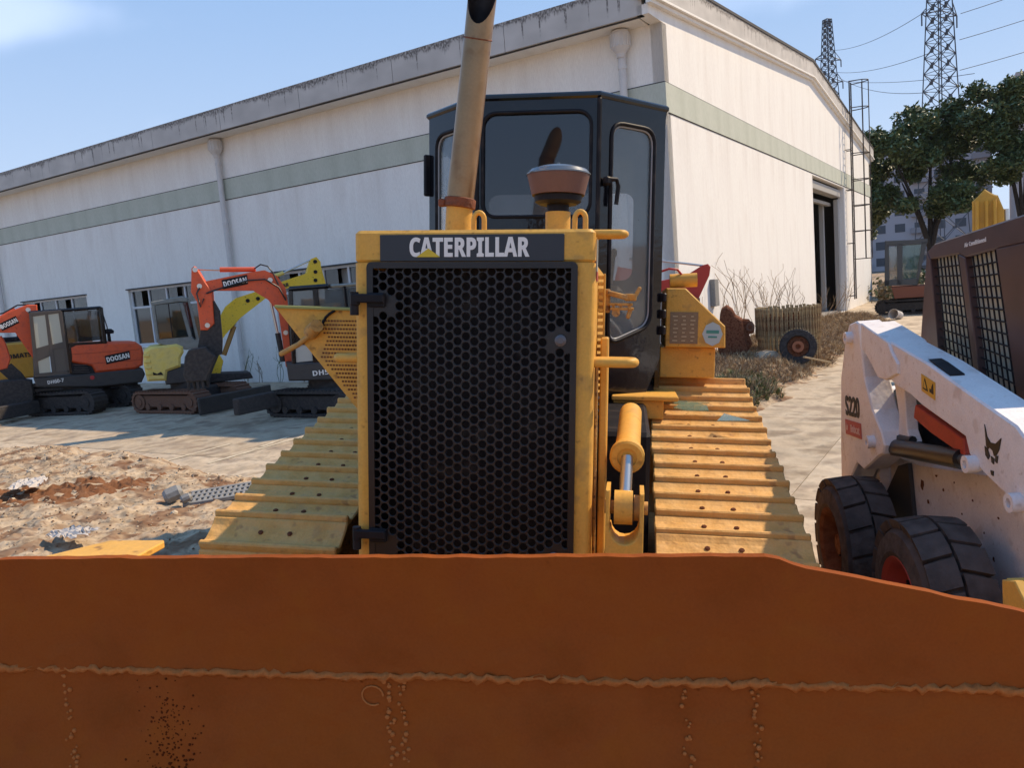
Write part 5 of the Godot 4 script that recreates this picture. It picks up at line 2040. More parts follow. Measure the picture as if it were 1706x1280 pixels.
	plate("deck_rail", [-1.3, 1.90, -0.52, 1.88, -0.52, 1.76, -1.3, 1.76], -1.2, -0.1, M.black, e, 0.03)
	st = S()
	tube(st, [Vector3(-0.62, 1.88, -0.2), Vector3(-0.60, 1.98, -0.2), Vector3(-0.55, 2.02, -0.2)], 0.02, 6)
	put("lever", st, M.black, e)
	label_plate("KOMATSU", Vector3(-0.63, 1.40, 0.006), 0.74, 0.12, 0.03, e, null, M.black_letter)
	undercarriage(e, 0.85, 2.4, 0.6, M.undercar)

	# pale yellow machine with grey cab
	e = thing("excavator", "pale yellow mini excavator with grey cab, rusty tracks and bright yellow bent boom", "excavator", facing(Vector3(-7.54, 0.0, -16.65)), g)
	var ux := undercarriage(e, 0.95, 2.2, 0.50, M.soil_rust)
	plate("engine_hood", [-0.24, 1.39, -0.10, 1.47, 0.42, 1.48, 0.54, 1.41, 0.54, 1.28, 0.47, 1.18, 0.44, 0.98, 0.17, 0.91, 0.12, 0.71, -0.25, 0.74, -0.28, 1.13], -1.45, 0.0, M.yanmar, e, 0.05)
	for i in 4:
		st = S()
		box(st, Vector3(-0.20, 0.90 + i * 0.13, 0.0), Vector3(0.13, 0.06, 0.05), 0.012)
		put("hood_slat", st, M.yanmar, e)
	plate("counterweight", [0.16, 0.90, 0.45, 0.97, 1.0, 0.95, 1.0, 0.60, 0.10, 0.62], -1.45, -0.02, M.greybody, e, 0.03)
	plate("hood_scuff", [-0.12, 0.86, 0.08, 0.84, 0.04, 0.92, -0.04, 0.88, -0.12, 0.93], -0.01, 0.004, M.black, e, 0.0)
	for pg in [[0.02, 2.42, 0.64, 2.50, 0.78, 2.45, 0.74, 2.36, 0.60, 2.38, 0.10, 2.34, 0.03, 2.36], [0.03, 2.36, 0.10, 2.34, 0.10, 1.60, 0.04, 1.55], [0.56, 2.36, 0.66, 2.36, 0.76, 1.60, 0.66, 1.60], [0.74, 2.44, 0.80, 2.40, 0.90, 1.40, 0.82, 1.38], [0.03, 1.62, 0.70, 1.62, 0.84, 1.50, 0.84, 1.36, 0.60, 1.33, 0.06, 1.52]]:
		plate("cab_frame", pg, -1.0, -0.05, M.cabgrey, e, 0.015)
	plate("side_window", [0.10, 2.34, 0.57, 2.36, 0.67, 1.62, 0.10, 1.62], -0.045, -0.038, glass(rgb(34, 42, 40), 0.93), e, 0.0)
	plate("side_window", [0.65, 2.36, 0.75, 2.36, 0.82, 1.55, 0.76, 1.60], -0.045, -0.038, M.dark_glass, e, 0.0)
	st = S()
	box(st, Vector3(0.36, 1.99, -0.03), Vector3(0.02, 0.72, 0.02), 0.004)
	put("window_bar", st, M.black, e)
	plate("boom", [1.10, 1.0, 1.15, 1.45, 1.24, 1.71, 1.56, 2.20, 1.81, 2.38, 2.25, 2.49, 2.45, 2.45, 2.85, 2.68, 3.46, 2.84, 3.60, 3.17, 3.72, 3.21, 3.81, 3.09, 3.79, 2.54, 3.39, 2.53, 2.97, 2.52, 2.58, 2.41, 2.33, 2.24, 1.86, 1.93, 1.49, 1.58, 1.26, 1.30, 1.22, 1.0], -0.85, -0.6, M.boomyellow, e, 0.015)
	for q in [[2.05, 2.30], [2.28, 2.33], [3.66, 2.86], [3.64, 2.66], [3.68, 3.1]]:
		st = S()
		lathe(st, [0.045, -0.02, 0.045, 0.02, 0.0, 0.02], 12, Transform3D(Basis(Vector3.RIGHT, PI / 2), Vector3(q[0], q[1], -0.6)))
		put("boom_pin", st, M.black, e)
	label_plate("YANMAR", Vector3(2.78, 2.555, -0.595), 0.48, 0.09, 0.24, e, null, M.black_letter)
	ram(e, Vector3(1.40, 1.10, -0.72), Vector3(1.70, 1.74, -0.72), Vector3(1.82, 2.0, -0.72), 0.055, plain(rgb(160, 120, 60), 0.6))
	ram(e, Vector3(2.45, 2.74, -0.72), Vector3(2.94, 2.89, -0.72), Vector3(3.60, 3.15, -0.72), 0.045, M.yanmar)
	plate("swing_bracket", [1.05, 1.20, 1.26, 1.22, 1.36, 0.98, 1.26, 0.68, 1.0, 0.66], -0.9, -0.55, M.boomyellow, e, 0.015)
	plate("swing_frame", [0.7, 0.75, 1.9, 0.66, 1.95, 0.52, 0.7, 0.52], -1.1, -0.4, M.undercar, e, 0.02)
	plate("stick", [3.70, 3.12, 3.80, 3.05, 3.95, 2.2, 3.9, 1.2, 3.74, 1.2, 3.66, 2.5], -0.84, -0.62, M.boomyellow, e, 0.015)
	st = S()
	box(st, ux * Vector3(1.42, 0.20, -0.75), Vector3(0.07, 0.36, 1.95), 0.02, ux.basis)
	put("dozer_blade", st, M.greybody, e)
	st = S()
	for z in [-0.35, -1.15]:
		box(st, ux * Vector3(1.05, 0.24, z), Vector3(0.8, 0.10, 0.10), 0.015, ux.basis)
	box(st, ux * Vector3(0.75, 0.26, -0.75), Vector3(0.1, 0.1, 0.9), 0.015, ux.basis)
	put("blade_arms", st, M.undercar, e)

	# black machine with the orange boom
	e = thing("excavator", "black mini excavator with orange hooked boom and a toothed bucket hanging down", "excavator", facing(Vector3(-3.87, 0.0, -14.28)), g)
	undercarriage(e, 0.80, 2.15, 0.52, M.undercar)
	plate("deck", [-0.24, 1.06, 1.6, 0.92, 1.6, 0.55, -0.23, 0.72], -1.6, 0.0, M.greybody, e, 0.03)
	for q in [[-0.06, 1.70, 0.08, 1.36, 0.06], [0.42, 1.70, 0.10, 1.36, 0.0], [0.95, 1.70, 0.06, 1.36, 0.0], [1.32, 1.70, 0.07, 1.36, 0.0]]:
		for z in [-0.04, -0.98]:
			st = S()
			box(st, Vector3(q[0], q[1], z), Vector3(q[2], q[3], 0.07), 0.015, Basis(Vector3.BACK, -q[4]))
			put("cab_post", st, M.cabpaint, e)
	st = S()
	box(st, Vector3(0.32, 2.40, -0.5), Vector3(0.76, 0.09, 1.02), 0.035)
	put("cab_roof", st, M.cabpaint, e)
	st = S()
	box(st, Vector3(1.04, 2.395, -0.5), Vector3(0.68, 0.06, 1.0), 0.025)
	put("roof_window", st, M.cabgrey, e)
	plate("cab_back", [0.0, 2.36, 1.3, 2.36, 1.3, 1.0, 0.0, 1.0], -0.99, -0.95, M.cabpaint, e, 0.0)
	st = S()
	box(st, Vector3(0.62, 1.62, -0.5), Vector3(0.16, 0.8, 0.5), 0.04)
	box(st, Vector3(0.45, 1.35, -0.5), Vector3(0.5, 0.16, 0.5), 0.04)
	put("driver_seat", st, M.seat, e)
	plate("cab_panel", [-0.12, 1.98, 0.40, 1.98, 0.40, 1.36, -0.14, 1.36], -0.07, -0.02, M.cabpaint, e, 0.0)
	plate("cab_panel", [0.24, 1.36, 1.35, 1.36, 1.35, 0.95, 0.24, 0.98], -0.07, -0.02, M.cabpaint, e, 0.0)
	plate("side_window", [-0.02, 2.35, 0.37, 2.35, 0.37, 1.98, -0.05, 1.98], -0.05, -0.042, M.clear, e, 0.0)
	plate("lower_window", [-0.12, 1.36, 0.24, 1.36, 0.24, 1.05, -0.12, 1.05], -0.05, -0.042, plain(rgb(172, 170, 162), 0.3), e, 0.0)
	plate("side_window", [0.47, 2.36, 0.92, 2.36, 0.92, 1.4, 0.47, 1.4], -0.05, -0.042, M.clear, e, 0.0)
	plate("side_window", [0.98, 2.36, 1.28, 2.36, 1.28, 1.4, 0.98, 1.4], -0.05, -0.042, M.clear, e, 0.0)
	label_plate("DH55", Vector3(0.40, 0.82, 0.006), 0.38, 0.095, 0.02, e, null, M.white_letter)
	plate("boom", [-1.59, 2.59, -1.50, 2.66, -0.70, 2.77, -0.44, 2.79, -0.23, 2.67, -0.10, 2.43, -0.09, 2.08, -0.10, 0.95, -0.26, 0.95, -0.27, 1.65, -0.28, 1.99, -0.44, 2.24, -0.69, 2.43, -1.34, 2.48, -1.55, 2.50], -0.75, -0.5, M.orange, e, 0.015)
	label_plate("DOOSAN", Vector3(-0.98, 2.61, -0.488), 0.42, 0.10, 0.14, e, M.black, M.white_letter)
	plate("stick", [-1.70, 2.91, -1.65, 2.95, -1.60, 2.89, -1.50, 2.66, -1.40, 2.47, -1.43, 1.88, -1.56, 1.77, -1.68, 1.78, -1.68, 2.30, -1.76, 2.49], -0.78, -0.47, M.orange, e, 0.015)
	for q in [[-1.60, 2.58], [-0.36, 2.60], [-1.64, 2.88], [-1.55, 1.86], [-0.19, 1.60]]:
		st = S()
		lathe(st, [0.045, -0.02, 0.045, 0.025, 0.0, 0.025], 12, Transform3D(Basis(Vector3.RIGHT, PI / 2), Vector3(q[0], q[1], -0.47)))
		put("boom_pin", st, M.steel, e)
	st = S()
	tube(st, [Vector3(-0.12, 2.2, -0.45), Vector3(-0.22, 2.45, -0.45), Vector3(-0.45, 2.62, -0.45), Vector3(-0.75, 2.62, -0.46), Vector3(-1.3, 2.50, -0.46), Vector3(-1.5, 2.44, -0.45)], 0.016, 6)
	put("hose", st, M.hose, e)
	ram(e, Vector3(-0.30, 1.05, -0.62), Vector3(-0.34, 1.6, -0.62), Vector3(-0.40, 2.2, -0.62), 0.05, M.undercar)
	ram(e, Vector3(-0.60, 2.82, -0.62), Vector3(-1.23, 2.86, -0.62), Vector3(-1.63, 2.90, -0.62), 0.045, M.orange)
	st = S()
	tube(st, [Vector3(-0.62, 2.83, -0.52), Vector3(-0.50, 2.90, -0.52), Vector3(-0.38, 2.86, -0.52), Vector3(-0.30, 2.74, -0.50), Vector3(-0.22, 2.5, -0.48)], 0.014, 6)
	put("hose", st, M.hose, e)
	st = S()
	tube(st, [Vector3(-1.60, 2.55, -0.44), Vector3(-1.66, 2.45, -0.42), Vector3(-1.62, 2.20, -0.42), Vector3(-1.55, 2.35, -0.44)], 0.016, 6)
	put("hose", st, M.hose, e)
	plate("hitch", [-1.68, 1.79, -1.43, 1.90, -1.40, 2.30, -1.32, 2.10, -1.34, 1.55, -1.38, 1.30, -1.60, 1.27, -1.78, 1.43], -0.74, -0.5, M.undercar, e, 0.01)
	bucket_shape(e, [-1.98, 1.33, -1.90, 1.45, -1.62, 1.48, -1.46, 1.28, -1.58, 1.05, -1.64, 0.93, -1.66, 0.86, -2.00, 0.86, -2.05, 1.0], -1.0, -0.25, [[-1.98, 0.80, -0.30], [-1.90, 0.79, -0.45], [-1.82, 0.79, -0.30], [-1.74, 0.80, -0.30], [-1.67, 0.81, -0.45]], M.undercar)
	st = S()
	box(st, Vector3(-0.86, 0.38, -0.05), Vector3(0.16, 0.30, 0.9), 0.02, Basis(Vector3.UP, -0.80))
	put("dozer_blade", st, M.undercar, e)

# ---------- scrap and dry growth along the gable ----------
func hall_point(x: float, y: float, z: float) -> Vector3:
	return CORNER + ALONG * x + INTO * z + Vector3(0, y, 0)

func scatter(called: String, mesh: Mesh, m: Material, list: Array, label: String, category: String, cols := []) -> void:
	var mm := MultiMesh.new()
	mm.transform_format = MultiMesh.TRANSFORM_3D
	if cols.size() > 0:
		mm.use_colors = true
	mm.mesh = mesh
	mm.instance_count = list.size()
	for i in list.size():
		mm.set_instance_transform(i, list[i])
		if cols.size() > 0:
			mm.set_instance_color(i, cols[i])
	var mi := MultiMeshInstance3D.new()
	mi.name = numbered(called)
	mi.multimesh = mm
	mi.material_override = m
	add_child(mi)
	mi.set_meta("kind", "stuff")
	tag(mi, label, category)

func verge_height(x: float, z: float) -> float:
	# x: distance out from the gable, z: along it
	var n := 0.5 + 0.5 * rubble_noise.get_noise_2d(x * 0.8 + 40.0, z * 0.5)
	var edge := 2.85 + 0.45 * rubble_noise.get_noise_1d(z * 0.7)
	return (0.12 + 0.34 * n) * smoothstep(edge, edge - 1.0, x) * smoothstep(-4.9, -3.4, z) * (1.0 - smoothstep(12.5, 14.0, z)) - 0.02

func blade_of_grass(n: int, h: float, w: float, s: int) -> ArrayMesh:
	# a tuft of bent, narrow leaves
	var r := RandomNumberGenerator.new()
	r.seed = s
	var st := S()
	for i in n:
		var a := r.randf() * TAU
		var d := Vector3(cos(a), 0, sin(a))
		var side := Vector3(-d.z, 0, d.x) * w * r.randf_range(0.6, 1.2)
		var lean := r.randf_range(0.2, 1.3)
		var hh := h * r.randf_range(0.4, 1.0)
		var p0 := d * 0.03
		var p1 := p0 + (Vector3.UP + d * lean * 0.5).normalized() * hh * 0.55
		var p2 := p1 + (Vector3.UP * (1.0 - lean * 0.6) + d * lean).normalized() * hh * 0.45
		var nn := d.cross(side.normalized())
		quad(st, p0 - side, p0 + side, p1 + side * 0.8, p1 - side * 0.8, p0 - d)
		tri(st, p1 - side * 0.8, p1 + side * 0.8, p2, (p2 - p1).cross(side).normalized())
	return st.commit()

func dead_stalk(s: int, h: float) -> SurfaceTool:
	# a tall dry weed: bent stem, forked twigs
	var r := RandomNumberGenerator.new()
	r.seed = s
	var st := S()
	for k in 3:
		var p := Vector3(r.randf_range(-0.06, 0.06), 0, r.randf_range(-0.06, 0.06))
		var d := Vector3(r.randf_range(-0.3, 0.3), 1, r.randf_range(-0.3, 0.3)).normalized()
		var pts := [p]
		var hh := h * r.randf_range(0.6, 1.0)
		for i in 6:
			d = (d + Vector3(r.randf_range(-0.25, 0.25), 0.0, r.randf_range(-0.25, 0.25))).normalized()
			p += d * hh / 6
			pts.append(p)
			if i > 1:
				var q := p
				var e := (d + Vector3(r.randf_range(-1, 1), 0.2, r.randf_range(-1, 1))).normalized()
				var tw := [q]
				for j in 3:
					e = (e + Vector3(r.randf_range(-0.4, 0.4), 0.15, r.randf_range(-0.4, 0.4))).normalized()
					q += e * hh * 0.09
					tw.append(q)
				tube(st, tw, 0.004, 4)
		tube(st, pts, 0.007, 4)
	return st

func build_scrap() -> void:
	# the overgrown strip
	var st := S()
	var g := []
	for j in 70:
		var row := []
		for i in 18:
			var x := 3.5 * i / 17.0
			var z := lerpf(-5.0, 14.2, j / 69.0)
			row.append(hall_point(-x, verge_height(x, z), z))
		g.append(row)
	for j in 69:
		for i in 17:
			var n0: Vector3 = (g[j][i + 1] - g[j][i]).cross(g[j + 1][i] - g[j][i]).normalized()
			if n0.y < 0:
				n0 = -n0
			tri(st, g[j][i], g[j][i + 1], g[j + 1][i + 1], n0)
			tri(st, g[j][i], g[j + 1][i + 1], g[j + 1][i], n0)
	var v := put("verge", st, M.soil, self)
	v.set_meta("kind", "structure")
	rng.seed = 61
	for k in 3:
		var list := []
		for i in [7000, 5600, 3000][k]:
			var x := rng.randf_range(0.05, 3.1)
			var z := rng.randf_range(-4.8, 13.5)
			var h := verge_height(x, z)
			if h < 0.03:
				continue
			var s := rng.randf_range(0.5, 1.2)
			list.append(Transform3D(Basis.from_euler(Vector3(rng.randf_range(-0.9, 0.9), rng.randf() * TAU, rng.randf_range(-0.9, 0.9))).scaled(Vector3.ONE * s), hall_point(-x, h - 0.01, z)))
		scatter("dry_grass", blade_of_grass(7, [0.20, 0.16, 0.24][k], [0.007, 0.012, 0.006][k], 70 + k), M.straw[k], list, ["pale straw", "brown withered leaves", "grey dead stems"][k] + " matted over the strip along the sunlit gable", "dry grass")
	var lst := []
	for i in 500:
		var x := rng.randf_range(1.6, 2.9)
		var z := rng.randf_range(-4.6, -1.6)
		var h := verge_height(x, z)
		if h < 0.03:
			continue
		lst.append(Transform3D(Basis(Vector3.UP, rng.randf() * TAU).scaled(Vector3.ONE * rng.randf_range(0.6, 1.2)), hall_point(-x, h, z)))
	scatter("green_weeds", blade_of_grass(8, 0.22, 0.012, 80), M.weed, lst, "low green weeds among straw below the rusty bucket", "weeds")
	# tall dead stalks
	var i := 0
	for q in [[0.5, 1.0, 1.7], [0.7, 2.3, 1.9], [0.4, 3.1, 2.1], [0.8, 4.0, 1.8], [0.5, 4.8, 1.7], [0.9, 5.6, 1.5], [0.4, 6.4, 1.9], [0.6, 7.6, 1.6], [1.2, 9.0, 1.4], [0.8, 10.4, 1.3], [1.4, 11.6, 1.5], [1.0, 12.6, 1.2], [0.6, 0.2, 1.2], [0.9, 3.6, 1.9]]:
		st = dead_stalk(300 + i, q[2])
		var o := put(numbered("dry_weed"), st, M.straw[1 + i % 2], self, Transform3D(Basis.IDENTITY, hall_point(-q[0], verge_height(q[0], q[1]) - 0.02, q[1])))
		if i < 7 or i > 11:
			tag(o, "tall dead weed with forked stems behind the coiled track, against the sunlit gable", "weed", "dead weeds behind the coiled track")
		else:
			tag(o, "short dead weed between the coiled track and the hall's doorway", "weed", "dead weeds by the doorway")
		i += 1
	for q in [[9.2, 0.8], [10.0, 1.0], [10.6, 0.7], [11.6, 1.1], [12.4, 0.8], [13.0, 0.9], [14.2, 0.9], [16.4, 0.6]]:
		st = dead_stalk(340 + i, q[1])
		var o := put(numbered("wall_weed"), st, M.weed if i % 2 else M.straw[2], self, Transform3D(Basis.IDENTITY, hall_point(q[0], -0.02, -0.45)))
		tag(o, "scrawny weed growing at the foot of the shaded long wall", "weed", "weeds at the long wall")
		i += 1
	# rusty bucket
	var b := thing("digger_bucket", "loose rust-brown digger bucket with two hook ears standing in the dry grass", "bucket", facing(Vector3(4.63, 0.05, -15.72)))
	plate("shell", [-0.31, 1.17, -0.28, 1.27, -0.17, 1.33, -0.06, 1.24, -0.0, 1.11, 0.13, 1.02, 0.16, 0.59, 0.24, 0.30, 0.14, 0.03, -0.29, 0.0, -0.38, 0.48], -0.9, 0.0, M.rust, b, 0.03)
	for z in [-0.2, -0.7]:
		plate("ear", [0.10, 1.02, 0.26, 1.00, 0.36, 0.86, 0.34, 0.74, 0.24, 0.72, 0.30, 0.52, 0.22, 0.40, 0.12, 0.50], z - 0.05, z + 0.05, M.rust, b, 0.01)
		st = S()
		lathe(st, [0.04, -0.07, 0.085, -0.07, 0.085, 0.07, 0.04, 0.07], 18, Transform3D(Basis(Vector3.RIGHT, PI / 2), Vector3(0.27, 0.87, z)))
		put("pin_boss", st, M.soil_rust, b)
	# broken concrete lump beside it
	st = S()
	lathe(st, [0.0, 0.0, 0.30, 0.02, 0.33, 0.20, 0.2, 0.33, 0.0, 0.36], 7)
	var lump := put("concrete_lump", st, M.concrete[0], self, Transform3D(Basis(Vector3.UP, 0.4).scaled(Vector3(1.0, 0.9, 0.8)), Vector3(5.15, 0.12, -15.55)))
	tag(lump, "pale broken concrete lump between rusty bucket and rolled track", "rubble")
	# rolled-up crawler track
	var roll := thing("rolled_track", "coil of rusty crawler track plates lying on its side by the gable", "track", Transform3D(Basis.IDENTITY, Vector3(5.75, 0.12, -15.95)))
	var plate_st := S()
	box(plate_st, Vector3(0, 0, 0), Vector3(0.066, 0.62, 0.02), 0.004)
	box(plate_st, Vector3(0.022, 0, 0.024), Vector3(0.016, 0.62, 0.036), 0.003)
	var pm := plate_st.commit()
	for k in 42:
		var a := TAU * k / 42
		var rr := 0.60 + 0.012 * sin(a * 5.0)
		put_mesh("track_plate", pm, M.trackrust, roll, Transform3D(Basis(Vector3.UP, PI / 2 - a) * Basis(Vector3.BACK, 0.02 * sin(k * 2.3)), Vector3(cos(a) * rr, 0.84 + 0.012 * sin(k * 1.7), sin(a) * rr)))
	st = S()
	for y in [0.74, 0.94]:
		lathe(st, [0.50, y - 0.05, 0.585, y - 0.05, 0.585, y + 0.05, 0.50, y + 0.05], 42)
	put("link_chain", st, M.rust, roll)
	for k in 40:
		var a := TAU * k / 40 + 0.07
		var rr := 0.565 + 0.02 * sin(a * 3.0)
		put_mesh("track_plate", pm, M.trackrust, roll, Transform3D(Basis(Vector3.UP, PI / 2 - a), Vector3(cos(a) * rr, 0.22, sin(a) * rr)))
	# wheel leaning on it
	var wh := thing("track_idler", "rusty toothed wheel with orange-brown hub leaning on the coiled track", "wheel", Transform3D(facing(Vector3(5.62, 0, -15.05)).basis * Basis(Vector3.RIGHT, -0.12), Vector3(5.62, 0.05, -15.05)))
	st = S()
	var wx := Transform3D(Basis(Vector3.RIGHT, PI / 2), Vector3(0, 0.46, 0))
	lathe(st, [0.22, -0.10, 0.33, -0.10, 0.35, -0.06, 0.35, 0.06, 0.33, 0.10, 0.22, 0.10, 0.20, 0.03, 0.20, -0.03, 0.22, -0.10], 36, wx)
	put("wheel_rim", st, M.undercar, wh)
	st = S()
	lathe(st, [0.0, 0.02, 0.20, 0.02, 0.21, 0.0, 0.0, 0.0], 30, wx)
	put("wheel_disc", st, M.rust, wh)
	st = S()
	lathe(st, [0.05, 0.02, 0.11, 0.03, 0.11, 0.12, 0.05, 0.12, 0.05, 0.04, 0.0, 0.04], 20, wx)
	put("hub", st, plain(rgb(150, 92, 62), 0.8), wh)
	st = S()
	for k in 44:
		var a := TAU * k / 44
		box(st, Vector3(cos(a) * 0.36, 0.46 + sin(a) * 0.36, 0.06), Vector3(0.03, 0.02, 0.06), 0.004, Basis(Vector3.BACK, a))
	var teeth := put("rim_teeth", st, M.trackrust, wh)
	teeth.set_meta("kind", "stuff")
	# plank and twigs on the heap
	st = S()
	box(st, Vector3.ZERO, Vector3(0.75, 0.03, 0.05), 0.004)
	var pk := put("broken_plank", st, M.straw[0], self, Transform3D(Basis(Vector3.UP, 0.5) * Basis(Vector3.BACK, -0.25), Vector3(5.75, 0.30, -14.45)))
	tag(pk, "short pale broken plank lying on the dry grass below the toothed wheel", "plank")
	# grey meter box on the gable
	st = S()
	box(st, Vector3.ZERO, Vector3(0.12, 0.62, 0.30), 0.01)
	var mb := put("meter_box", st, M.iron, self, Transform3D(Basis(ALONG, Vector3.UP, INTO), hall_point(-0.062, 1.62, 2.35)))
	tag(mb, "small grey metal box fixed to the gable above the yellow tank", "box")
	# red excavator hidden behind the bulldozer: only its stick shows
	var e := thing("excavator", "red excavator stick and grey ram showing above the yellow tank, its body hidden", "excavator", facing(Vector3(2.51, 0, -12.99)))
	plate("stick", [-0.226, 1.975, 0.256, 2.027, 0.505, 2.058, 0.784, 2.208, 0.867, 2.223, 0.905, 2.171, 0.882, 2.035, 0.694, 1.673, 0.596, 1.673, 0.452, 1.801, -0.226, 1.824], -0.2, 0.0, plain(rgb(170, 44, 30), 0.5), e, 0.01)
	ram(e, Vector3(-0.40, 2.42, -0.1), Vector3(0.11, 2.34, -0.1), Vector3(0.79, 2.20, -0.1), 0.038, M.iron)
	plate("boom", [-0.6, 2.3, -0.2, 2.2, -0.2, 1.7, -0.7, 0.9, -1.0, 0.9], -0.2, 0.0, plain(rgb(170, 44, 30), 0.5), e, 0.01)
	plate("bucket", [0.50, 1.68, 0.70, 1.68, 0.70, 1.2, 0.4, 1.1, 0.35, 1.4], -0.5, 0.2, M.rust, e, 0.02)
	plate("deck", [-1.6, 0.55, -0.1, 0.55, -0.1, 1.1, -1.6, 1.1], -1.5, 0.0, M.greybody, e, 0.03)
	crawler(e, Transform3D(Basis.IDENTITY, Vector3(-1.0, 0, 0)), 1.8, 0.55, 0.4, M.undercar)
	# glass shards on the right track
	var dzt := bulldozer_place()
	for q in [[1.02, -0.905, -2.08, 0.0, [-0.14, -0.02, -0.09, 0.06, 0.0, 0.075, 0.07, 0.03, 0.075, -0.05, -0.06, -0.06], "green-tinted angular shard of broken glass on the right crawler track"], [1.21, -0.945, -1.93, 0.3, [-0.10, -0.05, -0.01, 0.06, 0.11, -0.055], "pale triangular shard of broken glass on the right crawler track"], [0.92, -0.895, -2.2, 0.1, [-0.2, -0.01, 0.0, 0.035, 0.2, 0.01, 0.1, -0.02], "long sliver of broken glass across the right crawler track"]]:
		st = S()
		prism(st, pairs(q[4]), -0.003, 0.003, Transform3D(Basis(Vector3(1, 0, 0), Vector3(0, 0, -1), Vector3(0, 1, 0)), Vector3.ZERO))
		var o := put(numbered("glass_shard"), st, M.shard, self, dzt * Transform3D(Basis(Vector3.UP, q[3]) * Basis(Vector3.RIGHT, 0.27), V(q[0], q[1], q[2])))
		tag(o, q[5], "glass shard")
	# drain grating in the rubble
	var gr := thing("drain_grating", "grey slotted drain grating half buried in rubble beside the left track", "grating", Transform3D(Basis(Vector3.UP, 0.25) * Basis(Vector3.BACK, 0.03), Vector3(-2.62, fill_height(-2.62, -6.78) + 0.035, -6.78)))
	for k in 14:
		st = S()
		box(st, Vector3(-0.30 + k * 0.046, 0, 0), Vector3(0.022, 0.03, 0.44), 0.003)
		put("bar", st, M.iron, gr)
	for z in [-0.22, -0.073, 0.073, 0.22]:
		st = S()
		box(st, Vector3(0, 0.001, z), Vector3(0.66, 0.034, 0.05), 0.004)
		put("cross_bar", st, M.iron, gr)
	for q in [[-3.02, 0.40, -6.62, 0.16, "broken grey concrete block beside the drain grating"], [-2.85, 0.38, -6.48, 0.09, "small grey concrete chunk in front of the drain grating"]]:
		st = S()
		box(st, Vector3.ZERO, Vector3(q[3], q[3] * 0.7, q[3] * 0.8), q[3] * 0.18, Basis.from_euler(Vector3(0.5, 0.6, 0.3)))
		var o := put(numbered("concrete_chunk"), st, M.iron, self, Transform3D(Basis.IDENTITY, Vector3(q[0], fill_height(q[0], q[2]) + 0.06, q[2])))
		tag(o, q[4], "rubble")
	# crumpled plastic
	for q in [[-4.5, 0.44, -7.0, 0.20, 5, "crumpled whitish plastic sheet at the far end of the rubble"], [-3.15, 0.44, -5.3, 0.16, 9, "flattened white plastic bag in the bulldozer's shadow"]]:
		st = S()
		var nz := noise(q[4], 5.0, 3)
		var N := 14
		for a in N:
			for c in N:
				var P := []
				for d in [[0, 0], [1, 0], [1, 1], [0, 1]]:
					var uu: float = (a + d[0]) / float(N) - 0.5
					var vv: float = (c + d[1]) / float(N) - 0.5
					P.append(Vector3(uu * 2 * q[3] * (1 + 0.5 * nz.get_noise_2d(vv, 3)), 0.05 + 0.16 * q[3] * nz.get_noise_2d(uu * 2, vv * 2) - 0.25 * (uu * uu + vv * vv) * q[3], vv * 1.3 * q[3]))
				quad(st, P[0], P[1], P[2], P[3], Vector3(P[0].x, -9, P[0].z))
		var o := put(numbered("plastic_sheet"), st, M.plastic, self, Transform3D(Basis(Vector3.UP, q[4] * 1.0), Vector3(q[0], fill_height(q[0], q[2]) + 0.07, q[2])))
		tag(o, q[5], "plastic")

# ---------- beyond the hall ----------
func leaf_cluster(s: int, tint: Color) -> ArrayMesh:
	var r := RandomNumberGenerator.new()
	r.seed = s
	var st := S()
	st.set_color(tint)
	for i in 9:
		var c := Vector3(r.randf_range(-1, 1), r.randf_range(-0.8, 0.8), r.randf_range(-1, 1)) * 0.26
		var b := Basis.from_euler(Vector3(r.randf_range(-0.9, 0.9), r.randf() * TAU, r.randf_range(-0.9, 0.9)))
		var l := r.randf_range(0.14, 0.24)
		var w := l * 0.42
		tri(st, c + b * Vector3(-w, 0, 0), c + b * Vector3(0, 0.03, l), c + b * Vector3(w, 0, 0), b.y)
		tri(st, c + b * Vector3(-w, 0, 0), c + b * Vector3(w, 0, 0), c + b * Vector3(0, 0.03, -l), b.y)
	return st.commit()

